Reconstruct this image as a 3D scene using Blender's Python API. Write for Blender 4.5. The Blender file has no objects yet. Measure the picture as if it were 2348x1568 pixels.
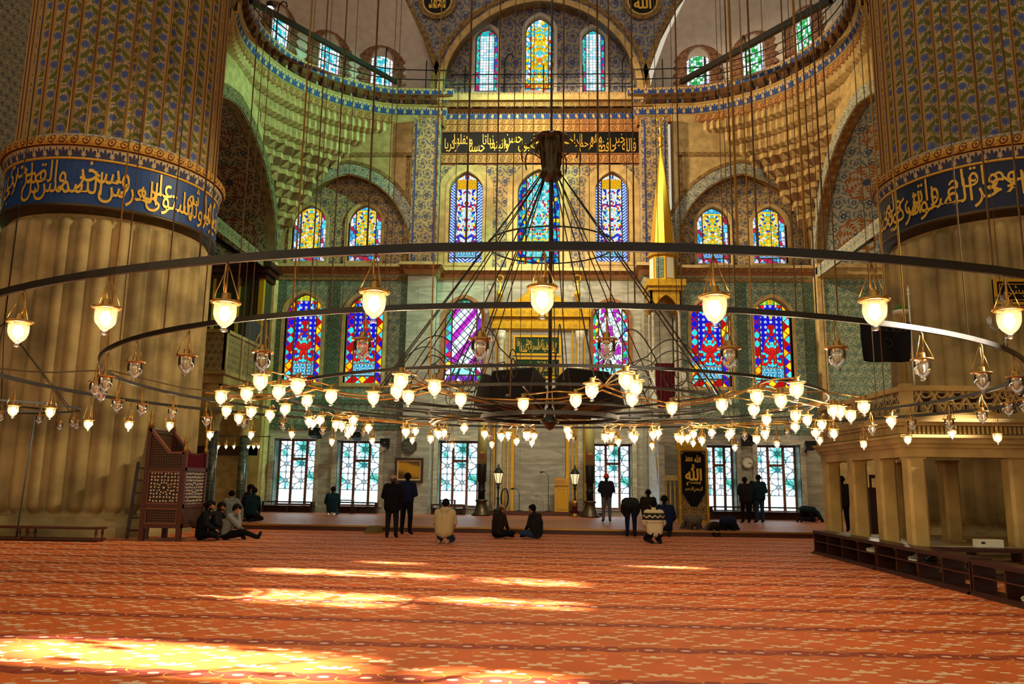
import bpy, bmesh, random
from math import *
from mathutils import Vector, Matrix, Euler
from mathutils.geometry import tessellate_polygon
random.seed(7)
SC = bpy.context.scene
COL = SC.collection
PI = pi
# ------------------------------------------------------------------ camera
W, H, F = 2348, 1568, 1826.0
CZ = 1.62
def _axes(yaw, pitch, roll):
    f = Vector((-sin(yaw)*cos(pitch), cos(yaw)*cos(pitch), sin(pitch)))
    r = Vector((cos(yaw), sin(yaw), 0)); u = r.cross(f)
    return r*cos(roll)+u*sin(roll), u*cos(roll)-r*sin(roll), f
CR, CU, CF = _axes(radians(2.19), radians(9.95), radians(0.8))
CAM = Vector((0, 0, CZ))
def ray(x, y): return CF + CR*((x-W/2)/F) + CU*((H/2-y)/F)
def atY(x, y, Y):
    d = ray(x, y); return CAM + d*(Y/d.y)
def atZ(x, y, Z):
    d = ray(x, y); return CAM + d*((Z-CZ)/d.z)
def atX(x, y, X):
    d = ray(x, y); return CAM + d*(X/d.x)
# ------------------------------------------------------------------ objects
def tag(o, label=None, cat=None, group=None, kind=None):
    if label: o['label'] = label
    if cat: o['category'] = cat
    if group: o['group'] = group
    if kind: o['kind'] = kind
    return o
def thing(name, label, cat, loc=(0, 0, 0), rz=0, group=None, kind=None, par=None):
    o = bpy.data.objects.new(name, None); COL.objects.link(o)
    o.location = loc; o.rotation_euler = (0, 0, rz); o.empty_display_size = .1
    return tag(o, label, cat, group, kind)
def copy_tree(o, parent=None):
    c = o.copy(); COL.objects.link(c)
    if parent: c.parent = parent
    for ch in list(o.children): copy_tree(ch, c)
    return c
def arc3(n, a0, a1): return [a0+(a1-a0)*i/n for i in range(n+1)]
class MB:
    def __init__(s): s.v = []; s.f = []; s.u = []; s.m = []; s.sm = []; s.xf = None
    def vert(s, p):
        p = Vector(p)
        if s.xf is not None: p = s.xf @ p
        s.v.append(p); return len(s.v)-1
    def face(s, idx, uv=None, mi=0, smooth=False):
        s.f.append(list(idx)); s.u.append(uv); s.m.append(mi); s.sm.append(smooth)
    def poly(s, pts, uv=None, mi=0, smooth=False):
        s.face([s.vert(p) for p in pts], uv, mi, smooth)
    def box(s, x0, x1, y0, y1, z0, z1, mi=0):
        i = [s.vert((x, y, z)) for z in (z0, z1) for x, y in ((x0, y0), (x1, y0), (x1, y1), (x0, y1))]
        for q in ((3, 2, 1, 0), (4, 5, 6, 7), (0, 1, 5, 4), (1, 2, 6, 5), (2, 3, 7, 6), (3, 0, 4, 7)): s.face([i[k] for k in q], None, mi)
        return s
    def grid(s, fn, nu, nv, uvf=None, mi=0, smooth=True, flip=False):
        ids = [[s.vert(fn(i/nu, j/nv)) for i in range(nu+1)] for j in range(nv+1)]
        for j in range(nv):
            for i in range(nu):
                q = [ids[j][i], ids[j][i+1], ids[j+1][i+1], ids[j+1][i]]
                uv = None
                if uvf: uv = [uvf(a/nu, b/nv) for a, b in ((i, j), (i+1, j), (i+1, j+1), (i, j+1))]
                if flip: q.reverse(); uv = uv and uv[::-1]
                s.face(q, uv, mi, smooth)
        return s
    def lathe(s, prof, n=24, c=(0, 0), mi=0, smooth=True, a0=0, a1=2*PI, cap=True):
        full = abs(a1-a0-2*PI) < 1e-6; m = n if full else n+1
        rings = []
        for r, z in prof:
            if r < 1e-5: rings.append([s.vert((c[0], c[1], z))]*m)
            else: rings.append([s.vert((c[0]+r*cos(a0+(a1-a0)*i/n), c[1]+r*sin(a0+(a1-a0)*i/n), z)) for i in range(m)])
        for A, B in zip(rings, rings[1:]):
            for i in range(n):
                k = (i+1) % m
                q = []
                for t in (A[i], A[k], B[k], B[i]):
                    if t not in q: q.append(t)
                if len(q) > 2: s.face(q, None, mi, smooth)
        if cap and full:
            if prof[0][0] > 1e-5: s.face(rings[0][::-1], None, mi)
            if prof[-1][0] > 1e-5: s.face(rings[-1], None, mi)
        return s
    def tube(s, pts, r, n=6, mi=0, closed=False, rb=None, smooth=True, sq=None):
        pts = [Vector(p) for p in pts]; L = len(pts); rings = []
        up = None
        for i, p in enumerate(pts):
            a = pts[(i-1) % L] if (i or closed) else p
            b = pts[(i+1) % L] if (i < L-1 or closed) else p
            t = (b-a).normalized() if (b-a).length > 1e-9 else Vector((0, 0, 1))
            if up is None:
                up = Vector((0, 0, 1)) if abs(t.z) < .95 else Vector((1, 0, 0))
            e = t.cross(up)
            if e.length < 1e-6: e = t.orthogonal()
            e.normalize(); w = e.cross(t).normalized()
            if abs(t.z) >= .95 or not sq: up = w
            rr = r if rb is None else r+(rb-r)*i/max(1, L-1)
            if sq: ring = [p+e*(x*sq[0]/2)+w*(y*sq[1]/2) for x, y in ((-1, -1), (1, -1), (1, 1), (-1, 1))]
            else: ring = [p+e*(rr*cos(2*PI*k/n))+w*(rr*sin(2*PI*k/n)) for k in range(n)]
            rings.append([s.vert(q) for q in ring])
        m = len(rings[0])
        for i in range(L if closed else L-1):
            A, B = rings[i], rings[(i+1) % L]
            for k in range(m): s.face((A[k], A[(k+1) % m], B[(k+1) % m], B[k]), None, mi, smooth and not sq)
        if not closed:
            s.face(rings[0][::-1], None, mi); s.face(rings[-1], None, mi)
        return s
    def prism(s, pts, fn, d0, d1, mi=0, uvf=None):
        """polygon pts (2D, ccw) placed by fn(a,b,d); front at d0, back at d1"""
        n = len(pts)
        A = [s.vert(fn(a, b, d0)) for a, b in pts]; B = [s.vert(fn(a, b, d1)) for a, b in pts]
        tri = tessellate_polygon([[Vector((a, b, 0)) for a, b in pts]])
        for t in tri:
            s.face([A[i] for i in t], [pts[i] for i in t], mi); s.face([B[i] for i in t][::-1], None, mi)
        for i in range(n): s.face((A[i], B[i], B[(i+1) % n], A[(i+1) % n]), None, mi)
        return s
    def plate(s, outer, holes, fn, d0, d1, mi=0, jamb=None):
        """wall plate with holes; jamb faces go from d0 to d1"""
        loops = [outer]+list(holes)
        flat = [p for l in loops for p in l]
        ids = [s.vert(fn(a, b, d0)) for a, b in flat]
        for t in tessellate_polygon([[Vector((a, b, 0)) for a, b in l] for l in loops]):
            s.face([ids[i] for i in t], [flat[i] for i in t], mi)
        k = 0
        for li, l in enumerate(loops):
            n = len(l); B = [s.vert(fn(a, b, d1)) for a, b in l]
            for i in range(n):
                j = (i+1) % n
                s.face((ids[k+i], ids[k+j], B[j], B[i]), None, jamb if (jamb is not None and li) else mi)
            k += n
        return s
    def sphere(s, c, r, n=10, m=7, mi=0, sc=(1, 1, 1)):
        c = Vector(c)
        pr = [(sin(PI*j/m), -cos(PI*j/m)) for j in range(m+1)]
        rings = []
        for a, z in pr:
            rings.append([s.vert(c+Vector((r*a*cos(2*PI*i/n)*sc[0], r*a*sin(2*PI*i/n)*sc[1], r*z*sc[2]))) for i in range(n)] if a > 1e-5 else [s.vert(c+Vector((0, 0, r*z*sc[2])))]*n)
        for A, B in zip(rings, rings[1:]):
            for i in range(n):
                q = []
                for t in (A[i], A[(i+1) % n], B[(i+1) % n], B[i]):
                    if t not in q: q.append(t)
                s.face(q, None, mi, True)
        return s
    def mesh(s, name, mats, normals=True):
        me = bpy.data.meshes.new(name)
        me.from_pydata([tuple(v) for v in s.v], [], s.f)
        for m in (mats if isinstance(mats, (list, tuple)) else [mats]): me.materials.append(m)
        me.polygons.foreach_set('material_index', s.m)
        me.polygons.foreach_set('use_smooth', s.sm)
        uvl = me.uv_layers.new(name='UVMap').data
        me.update()
        for p, uv in zip(me.polygons, s.u):
            if uv is None:
                nx, ny, nz = map(abs, p.normal)
                for li in p.loop_indices:
                    c = me.vertices[me.loops[li].vertex_index].co
                    uvl[li].uv = (c.x, c.z) if ny >= nx and ny >= nz else ((c.y, c.z) if nx >= nz else (c.x, c.y))
            else:
                for li, t in zip(p.loop_indices, uv): uvl[li].uv = t
        if normals:
            bm = bmesh.new(); bm.from_mesh(me); bmesh.ops.recalc_face_normals(bm, faces=bm.faces); bm.to_mesh(me); bm.free()
        return me
    def obj(s, name, mats, par=None, normals=True):
        o = bpy.data.objects.new(name, s.mesh(name, mats, normals)); COL.objects.link(o)
        if par: o.parent = par
        return o
def struct(name, mb, mats, label=None, cat=None, par=None):
    o = mb.obj(name, mats, par)
    if par is None: tag(o, label, cat, kind='structure')
    return o
def bevel(o, w=.01, seg=2):
    m = o.modifiers.new('b', 'BEVEL'); m.width = w; m.segments = seg; m.limit_method = 'ANGLE'; return o
# ------------------------------------------------------------------ node expressions
def lin(h):
    if not isinstance(h, str): return tuple(h)
    h = h.lstrip('#'); o = []
    for i in (0, 2, 4):
        c = int(h[i:i+2], 16)/255
        o.append(c/12.92 if c <= .04045 else ((c+.055)/1.055)**2.4)
    return tuple(o)
class S:
    def __init__(s, g, k): s.g = g; s.k = k
    def __add__(a, b): return a.g.m('ADD', a, b)
    __radd__ = __add__
    def __sub__(a, b): return a.g.m('SUBTRACT', a, b)
    def __rsub__(a, b): return a.g.m('SUBTRACT', b, a)
    def __mul__(a, b): return a.g.m('MULTIPLY', a, b)
    __rmul__ = __mul__
    def __truediv__(a, b): return a.g.m('DIVIDE', a, b)
    def __lt__(a, b): return a.g.m('LESS_THAN', a, b)
    def __gt__(a, b): return a.g.m('GREATER_THAN', a, b)
    def __neg__(a): return a.g.m('MULTIPLY', a, -1)
class G:
    def __init__(s, name):
        s.mat = bpy.data.materials.new(name); s.mat.use_nodes = True
        s.nt = s.mat.node_tree; s.nt.nodes.clear()
        uv = s.n('ShaderNodeUVMap'); sp = s.n('ShaderNodeSeparateXYZ')
        s.l(uv.outputs[0], sp.inputs[0]); s.u = S(s, sp.outputs[0]); s.v = S(s, sp.outputs[1]); s.uvk = uv.outputs[0]
    def n(s, t): return s.nt.nodes.new(t)
    def l(s, a, b): s.nt.links.new(a, b)
    def put(s, inp, x):
        if isinstance(x, S): s.l(x.k, inp)
        elif isinstance(x, (tuple, list)) and len(x) == 3 and len(inp.default_value) == 4: inp.default_value = (*x, 1)
        else: inp.default_value = x
    def m(s, op, a, b=None, c=None):
        n = s.n('ShaderNodeMath'); n.operation = op
        for i, x in enumerate((a, b, c)):
            if x is not None: s.put(n.inputs[i], x)
        return S(s, n.outputs[0])
    def fl(s, a): return s.m('FLOOR', a)
    def fr(s, a): return s.m('FRACT', a)
    def ab(s, a): return s.m('ABSOLUTE', a)
    def sin(s, a): return s.m('SINE', a)
    def cos(s, a): return s.m('COSINE', a)
    def mn(s, a, b): return s.m('MINIMUM', a, b)
    def mx(s, a, b): return s.m('MAXIMUM', a, b)
    def mod(s, a, b): return s.m('FLOORED_MODULO', a, b)
    def at(s, a, b): return s.m('ARCTAN2', a, b)
    def ln(s, a, b): return s.m('SQRT', a*a+b*b)
    def ss(s, x, a, b):
        n = s.n('ShaderNodeMapRange'); n.interpolation_type = 'SMOOTHSTEP'
        s.put(n.inputs[0], x); n.inputs[1].default_value = a; n.inputs[2].default_value = b; return S(s, n.outputs[0])
    def vec(s, x, y, z=0.):
        n = s.n('ShaderNodeCombineXYZ')
        for i, t in enumerate((x, y, z)): s.put(n.inputs[i], t)
        return n.outputs[0]
    def noise(s, x, y, sc=1., det=3., z=0.):
        n = s.n('ShaderNodeTexNoise'); s.l(s.vec(x, y, z), n.inputs['Vector']); n.inputs['Scale'].default_value = sc; n.inputs['Detail'].default_value = det
        return S(s, n.outputs[0])
    def vor(s, x, y, sc, feat='F1', rnd=1.):
        n = s.n('ShaderNodeTexVoronoi'); n.voronoi_dimensions = '2D'; n.feature = feat
        s.l(s.vec(x, y), n.inputs['Vector']); n.inputs['Scale'].default_value = sc; n.inputs['Randomness'].default_value = rnd
        if feat == 'DISTANCE_TO_EDGE': return S(s, n.outputs[0])
        w = s.n('ShaderNodeSeparateColor'); s.l(n.outputs['Color'], w.inputs[0])
        return S(s, n.outputs['Distance']), S(s, w.outputs[0])
    def hash(s, x, y):
        n = s.n('ShaderNodeTexWhiteNoise'); n.noise_dimensions = '2D'; s.l(s.vec(x, y), n.inputs['Vector']); return S(s, n.outputs['Value'])
    def mix(s, f, a, b):
        n = s.n('ShaderNodeMix'); n.data_type = 'RGBA'
        s.put(n.inputs[0], f)
        for i, x in ((6, a), (7, b)):
            x = x if isinstance(x, S) else (*lin(x), 1)
            s.put(n.inputs[i], x)
        return S(s, n.outputs[2])
    def sel(s, f, a, b):
        """scalar a where f=0, b where f=1"""
        n = s.n('ShaderNodeMix'); s.put(n.inputs[0], f); s.put(n.inputs[2], a); s.put(n.inputs[3], b); return S(s, n.outputs[0])
    def pal(s, t, cols):
        n = s.n('ShaderNodeValToRGB'); r = n.color_ramp; r.interpolation = 'CONSTANT'
        while len(r.elements) < len(cols): r.elements.new(.5)
        for i, c in enumerate(cols): r.elements[i].position = i/len(cols); r.elements[i].color = (*lin(c), 1)
        s.put(n.inputs[0], t); return S(s, n.outputs[0])
    def out(s, col, rough=.6, spec=.3, metal=0., bump=None, bs=.3, emit=0., sheen=0.):
        o = s.n('ShaderNodeOutputMaterial')
        if emit:
            e = s.n('ShaderNodeEmission'); s.put(e.inputs[0], col if isinstance(col, S) else lin(col)); s.put(e.inputs[1], emit)
            s.l(e.outputs[0], o.inputs[0]); return s.mat
        b = s.n('ShaderNodeBsdfPrincipled')
        s.put(b.inputs['Base Color'], col if isinstance(col, S) else lin(col))
        if sheen: b.inputs['Sheen Weight'].default_value = sheen; b.inputs['Sheen Roughness'].default_value = .35; b.inputs['Sheen Tint'].default_value = (1, .85, .75, 1)
        s.put(b.inputs['Roughness'], rough); s.put(b.inputs['Specular IOR Level'], spec); s.put(b.inputs['Metallic'], metal)
        if bump is not None:
            k = s.n('ShaderNodeBump'); k.inputs['Strength'].default_value = bs; k.inputs['Distance'].default_value = .02
            s.l(bump.k, k.inputs['Height']); s.l(k.outputs[0], b.inputs['Normal'])
        s.l(b.outputs[0], o.inputs[0]); return s.mat
M = {}
def floral(g, u, v, s, pet=6):
    """repeating rosettes with curling stems and leaves; returns flower, core, vine, leaf masks"""
    y = v/s; row = g.fl(y); x = u/s+g.mod(row, 2.)*.5
    col = g.fl(x); px = g.fr(x)-.5; py = g.fr(y)-.5
    r = g.ln(px, py); th = g.at(py, px)
    k = g.sel(g.hash(col, row) > .5, 0., 1.)
    flower = r < (.17+.045*g.cos(th*pet)+k*.05)
    core = r < .075
    vine = g.ab(r-.36-.07*g.sin(th*3.+k*2.)) < .028
    leaf = (g.sin(th*5.+r*16.+k*3.) > .45)*(g.ab(r-.40) < .10)
    return flower, core, vine, leaf
def m_floral(name, bg, fl, co, vi, le, s, s2=None, rough=.7):
    g = G(name); f, c, v, l = floral(g, g.u, g.v, s)
    nz = g.noise(g.u, g.v, 2.5, 5.)
    base = g.mix(g.ss(nz, .3, .7), bg, tuple(x*.72 for x in lin(bg)))
    o = g.mix(l, base, le); o = g.mix(v, o, vi); o = g.mix(f, o, fl); o = g.mix(c, o, co)
    M[name] = g.out(o, rough, .2); return M[name]
def m_plain(name, col, rough=.6, spec=.3, metal=0., var=.25, sc=3., bump=0.):
    g = G(name); nz = g.noise(g.u, g.v, sc, 6.)
    c = lin(col); o = g.mix(g.ss(nz, .3, .7), tuple(x*(1-var) for x in c), tuple(min(1, x*(1+var*.5)) for x in c))
    M[name] = g.out(o, rough, spec, metal, bump=g.noise(g.u, g.v, 40., 3.) if bump else None, bs=bump or .1); return M[name]
def m_flat(name, col, rough=.5, spec=.4, metal=0.):
    g = G(name); nz = g.noise(g.u, g.v, 30., 3.); c = lin(col)
    M[name] = g.out(g.mix(nz, tuple(x*.88 for x in c), c), rough, spec, metal); return M[name]
def m_marble(name, a, b, sc=.6, rough=.35, block=None):
    g = G(name)
    w = g.noise(g.u*.35, g.v*1.6, sc*2, 8.); t = g.ss(g.ab(g.fr(w*5.)-.5), .0, .5)
    o = g.mix(t, b, a)
    if block:
        bw, bh = block; row = g.fl(g.v/bh); x = g.u/bw+g.mod(row, 2.)*.5
        h = g.hash(g.fl(x), row)
        o = g.mix(h*.35, o, tuple(c*.6 for c in lin(a)))
        ln = g.mx(g.ab(g.fr(x)-.5) > .5-.012/bw, g.ab(g.fr(g.v/bh)-.5) > .5-.012/bh)
        o = g.mix(ln*.6, o, tuple(c*.35 for c in lin(a)))
    M[name] = g.out(o, rough, .35); return M[name]
m_floral('floral_bay', '#ab9060', '#39415a', '#7c5a3a', '#474d5e', '#4a5060', .52)
m_floral('floral_vault', '#9a907e', '#3d4c7c', '#7c5a3a', '#4a5888', '#50608a', .7)
m_floral('floral_exedra', '#b89a66', '#464f66', '#84603a', '#5c626a', '#4c5a68', .5)
m_floral('floral_border', '#9a7a48', '#5c4a2a', '#7a3a20', '#4a3a22', '#6d5a34', .34)
m_floral('floral_side', '#7d6b48', '#30302a', '#6a2c1c', '#3a3224', '#4a4634', .42)
m_floral('floral_pale', '#b0aa8e', '#64706c', '#8a5a34', '#6a7c84', '#54748a', .42)
m_floral('gold_relief', '#c99a1e', '#8a6410', '#e2b838', '#94700f', '#a67c18', .3, rough=.35)
m_floral('tile_green', '#a3aa8a', '#2e5c60', '#b0a886', '#4f7a70', '#416c68', .36, rough=.4)
m_floral('tile_border', '#6c7a62', '#22443e', '#98a07c', '#2c4f44', '#27463c', .3, rough=.4)
m_floral('carved', '#a48d5c', '#5e4d2c', '#5e4d2c', '#6e5a34', '#66532f', .26)
m_floral('floral_dome', '#96705a', '#5c3626', '#6e4430', '#5c3626', '#6a4030', .3)
m_plain('cream', '#b39a66', .7, .2); m_plain('cream_frame', '#c0a46c', .65, .2); m_plain('terra', '#8a5a38', .7, .2)
m_plain('plaster', '#c6beb8', .8, .1, var=.12); m_plain('pillar_stone', '#a08a58', .6, .25, var=.5, sc=.8)
m_plain('loge_stone', '#ab8f54', .5, .3, var=.35, sc=1.2); m_plain('muqarnas', '#b59a68', .75, .15, var=.3)
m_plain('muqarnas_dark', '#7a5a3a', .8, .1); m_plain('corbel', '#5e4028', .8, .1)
m_marble('marble', '#a8a494', '#8a8878', .6, .35, (1.9, .8)); m_marble('marble_dark', '#4a4a3e', '#2b2e28', 1.2, .25)
m_marble('marble_niche', '#9a948c', '#7e7a74', .8, .4, (3., .7)); m_marble('marble_white', '#b9b29c', '#9c9580', .9, .35)
m_flat('gold', '#cf9f2a', .32, .5, .7); m_flat('gold_text', '#d8a838', .4, .4, .25); m_flat('gold_flat', '#c8981c', .45, .4, .35)
m_flat('iron', '#16140f', .45, .4, .3); m_flat('ring_iron', '#1c1712', .4, .5, .3); m_flat('steel', '#66707a', .35, .5, .6)
m_flat('brass', '#b08642', .3, .5, .85); m_flat('bronze', '#4a3c26', .38, .5, .6); m_flat('black', '#0d0d0d', .5, .4)
m_flat('speaker_black', '#17120e', .55, .4); m_flat('grille', '#0a0807', .8, .2); m_flat('wood_dark', '#33150e', .35, .4); m_flat('wood_red', '#4c2110', .4, .4)
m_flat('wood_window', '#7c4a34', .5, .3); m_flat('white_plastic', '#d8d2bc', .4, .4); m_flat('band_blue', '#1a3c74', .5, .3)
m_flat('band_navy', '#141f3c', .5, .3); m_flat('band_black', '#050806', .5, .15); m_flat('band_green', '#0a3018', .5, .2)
m_flat('wire', '#54452a', .5, .4); m_flat('wire_gold', '#8a7430', .45, .4, .3); m_flat('curtain_red', '#4a0c18', .8, .1); m_flat('velvet_black', '#0c0b0e', .8, .15)
m_flat('candle_wax', '#a8a060', .5, .3); m_flat('green_cap', '#3f6e1c', .6, .2); m_flat('paper', '#cfc8b4', .7, .1)
m_flat('chrome', '#c8c8c4', .2, .5, .9); m_flat('blue_paint', '#2c3f7c', .6, .2)
# ------------------------------------------------------------------ special materials
def ell(g, x, y, cx, cy, rx, ry):
    a = (x-cx)/rx; b = (y-cy)/ry
    return (a*a+b*b) < 1.
def mor(g, *k):
    o = k[0]
    for t in k[1:]: o = g.mx(o, t)
    return o
def m_carpet(name, base, stripe, flower, vine):
    g = G(name); P = 1.37; cw = .72
    y = g.mod(g.v-6.95+P*20, P); x = (g.fr(g.u/cw)-.5)*cw; ax = g.ab(x); bx = .36-ax
    ys = g.mn(y, P-y)
    st = ys < .135+.012*g.cos(g.u*2*PI/.36)
    fl = mor(g, *[ell(g, g.mn(ax, bx), ys, 0, 0, .05, .035)],
             *[ell(g, ax, y, a, b, .052, .026) for a, b in ((.20, .26), (.115, .36), (.235, .50), (.30, .60), (.20, .72), (.10, .80), (.22, .93), (.17, 1.1))])
    def lotus(ox, cy):
        dx, dy = (ax if not ox else bx), y-cy
        th = g.at(dx, dy); r = g.ln(dx*.8, dy)
        return (r < .028+.062*g.ab(g.cos(th*2.2)))*(dy > -.03)
    fl = mor(g, fl, lotus(0, .30), lotus(1, .62), lotus(0, 1.02), lotus(1, 1.06)*0.)
    vn = mor(g, (g.ab(ax-(.20+.085*g.sin(y*13.)))) < .009, g.ab(ys-.135-.03*g.cos(g.u*2*PI/.36)) < .008)
    nz = g.noise(g.u, g.v, 1.3, 4.); nf = g.noise(g.u, g.v, 90., 2.)
    o = g.mix(g.ss(nz, .3, .7), base, tuple(c*.78 for c in lin(base)))
    o = g.mix(st, o, stripe); o = g.mix(vn*.85, o, vine); o = g.mix(fl*.92, o, flower)
    o = g.mix(nf*.3, o, tuple(c*.5 for c in lin(base)))
    M[name] = g.out(o, .62 if name == 'carpet' else .42, .1 if name == 'carpet' else .5, bump=nf, bs=.25, sheen=.09)
m_carpet('carpet', '#ca5a0a', '#7e1604', '#d8bc9c', '#d08a22')
def m_pillar_paint():
    g = G('pillar_paint'); P = .46; w = .5
    u = g.u; v = g.v/P; k = g.fl(v); t = g.fr(v); sd = g.mod(k, 2.)*2.-1.
    x = (u-.5)*w
    xf = x-sd*.10; yf = (t-.32)*P; th = g.at(yf, xf); r = g.ln(xf, yf)
    fl = r < .108+.018*g.cos(th*9.); pet = (g.ab(g.sin(th*4.5)) < .16)*(r < .1)*(r > .03)
    # leaf
    c, s_ = cos(.9), sin(.9)
    xl = (x+sd*.075)*sd; yl = (t-.62)*P
    a = xl*c+yl*s_; b = yl*c-xl*s_
    ser = g.noise(g.u*w, g.v, 26., 2.)*.03
    leaf = (g.ln(a/2.7, b)+ser) < .082
    xl2 = (x-sd*.12)*-sd; yl2 = (t-.86)*P; a2 = xl2*c+yl2*s_; b2 = yl2*c-xl2*s_
    leaf2 = (g.ln(a2/2.6, b2)+ser) < .066
    stem = g.ab(x-.06*g.sin(g.v*PI/P)) < .012
    small = (g.noise(g.u*w, g.v, 15., 1.) > .555)
    nz = g.noise(g.u*w, g.v, 3., 4.)
    o = g.mix(g.ss(nz, .3, .7), '#b09a60', '#8f7a44'); o = g.mix(small*.85, o, '#4a5480')
    o = g.mix(stem, o, '#4c5420'); o = g.mix(mor(g, leaf, leaf2), o, '#5a5c16'); o = g.mix(fl, o, '#3d4c82'); o = g.mix(pet, o, '#8a92b4')
    edge = g.ab(u-.5) > .40
    o = g.mix(edge, o, '#a58246'); o = g.mix((g.ab(u-.5) > .455)*(g.ab(u-.5) < .475), o, '#5c2c14')
    M['pillar_paint'] = g.out(o, .65, .25)
m_pillar_paint()
def m_frieze(name, bg, tri, edge, w):
    """row of blue palmettes; v in 0..1 across the band, u metres"""
    g = G(name); x = g.ab(g.fr(g.u/w)-.5)*2.; y = g.v
    th = g.at(x, y+.02); r = g.ln(x*.8, y)
    fan = mor(g, (r < .86*(.62+.38*g.ab(g.cos(th*4.))))*(x < .92), (x > .9)*(y > .55)*(y < .85))
    o = g.mix(fan*(y < .93), bg, tri); o = g.mix(g.mx(y < .04, y > .95), o, edge)
    M[name] = g.out(o, .65, .2)
m_frieze('frieze_blue', '#b89c66', '#27407e', '#8a6a34', .42); m_frieze('frieze_dark', '#b8a274', '#3a3c58', '#c79a38', .36)
def m_scroll(name, bg, fg, w, amp=.25):
    g = G(name); x = g.u/w; y = g.v
    a = g.fr(x)-.5; r = g.ln(a, (y-.5)*.9); sp = g.ab(r-.27-.05*g.sin(g.at(y-.5, a)*2.)) < .055
    leaf = g.noise(g.u, g.v*w, 11./w*.3, 2.) > .6
    o = g.mix(leaf*.7, bg, fg); o = g.mix(mor(g, sp, r < .1), o, fg); o = g.mix(g.mx(y < .07, y > .93), o, fg)
    M[name] = g.out(o, .65, .25)
m_scroll('scroll_terra', '#a87c44', '#643620', .36); m_scroll('scroll_gold', '#b88a34', '#5e3010', .3); m_scroll('scroll_cream', '#b09460', '#5f5a48', .5)
m_scroll('scroll_edge', '#b8a684', '#3b4264', .2)
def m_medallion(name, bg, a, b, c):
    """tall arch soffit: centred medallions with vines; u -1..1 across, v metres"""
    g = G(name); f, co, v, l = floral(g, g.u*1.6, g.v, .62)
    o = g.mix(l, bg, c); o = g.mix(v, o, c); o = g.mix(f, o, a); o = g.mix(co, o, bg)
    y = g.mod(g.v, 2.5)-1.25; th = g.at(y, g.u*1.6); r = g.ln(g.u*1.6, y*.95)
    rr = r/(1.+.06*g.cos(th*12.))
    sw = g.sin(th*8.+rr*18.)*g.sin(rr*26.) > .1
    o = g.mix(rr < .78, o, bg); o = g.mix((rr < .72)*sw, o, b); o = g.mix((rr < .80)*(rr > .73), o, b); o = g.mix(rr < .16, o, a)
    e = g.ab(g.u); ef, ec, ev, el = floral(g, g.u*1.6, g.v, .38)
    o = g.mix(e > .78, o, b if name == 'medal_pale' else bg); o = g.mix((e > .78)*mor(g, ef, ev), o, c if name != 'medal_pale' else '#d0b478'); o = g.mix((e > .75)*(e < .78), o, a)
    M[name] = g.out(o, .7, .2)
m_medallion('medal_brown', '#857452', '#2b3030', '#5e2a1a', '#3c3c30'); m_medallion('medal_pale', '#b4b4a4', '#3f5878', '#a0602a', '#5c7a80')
def m_dots():
    g = G('inlay'); f = g.ln(g.u, g.v); th = g.at(g.v, g.u)
    d1, h = g.vor(g.u, g.v, 11.5, rnd=.3)
    ring = (g.ab(f-.13) < .022)*(g.cos(th*12.) > .1)
    o = g.mix(mor(g, (d1 < .27)*(f > .18), ring, f < .03), '#2a120a', '#d9bf92')
    M['inlay'] = g.out(o, .4, .4)
m_dots()
def m_lattice(name, dark, light, sc):
    g = G(name); e = g.vor(g.u, g.v, sc, 'DISTANCE_TO_EDGE', .25)
    M[name] = g.out(g.mix(e < .09, dark, light), .5, .3)
m_lattice('lattice_wood', '#1c0c07', '#6f4a26', 16.); m_lattice('lattice_green', '#1c2410', '#55532a', 9.)
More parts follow.
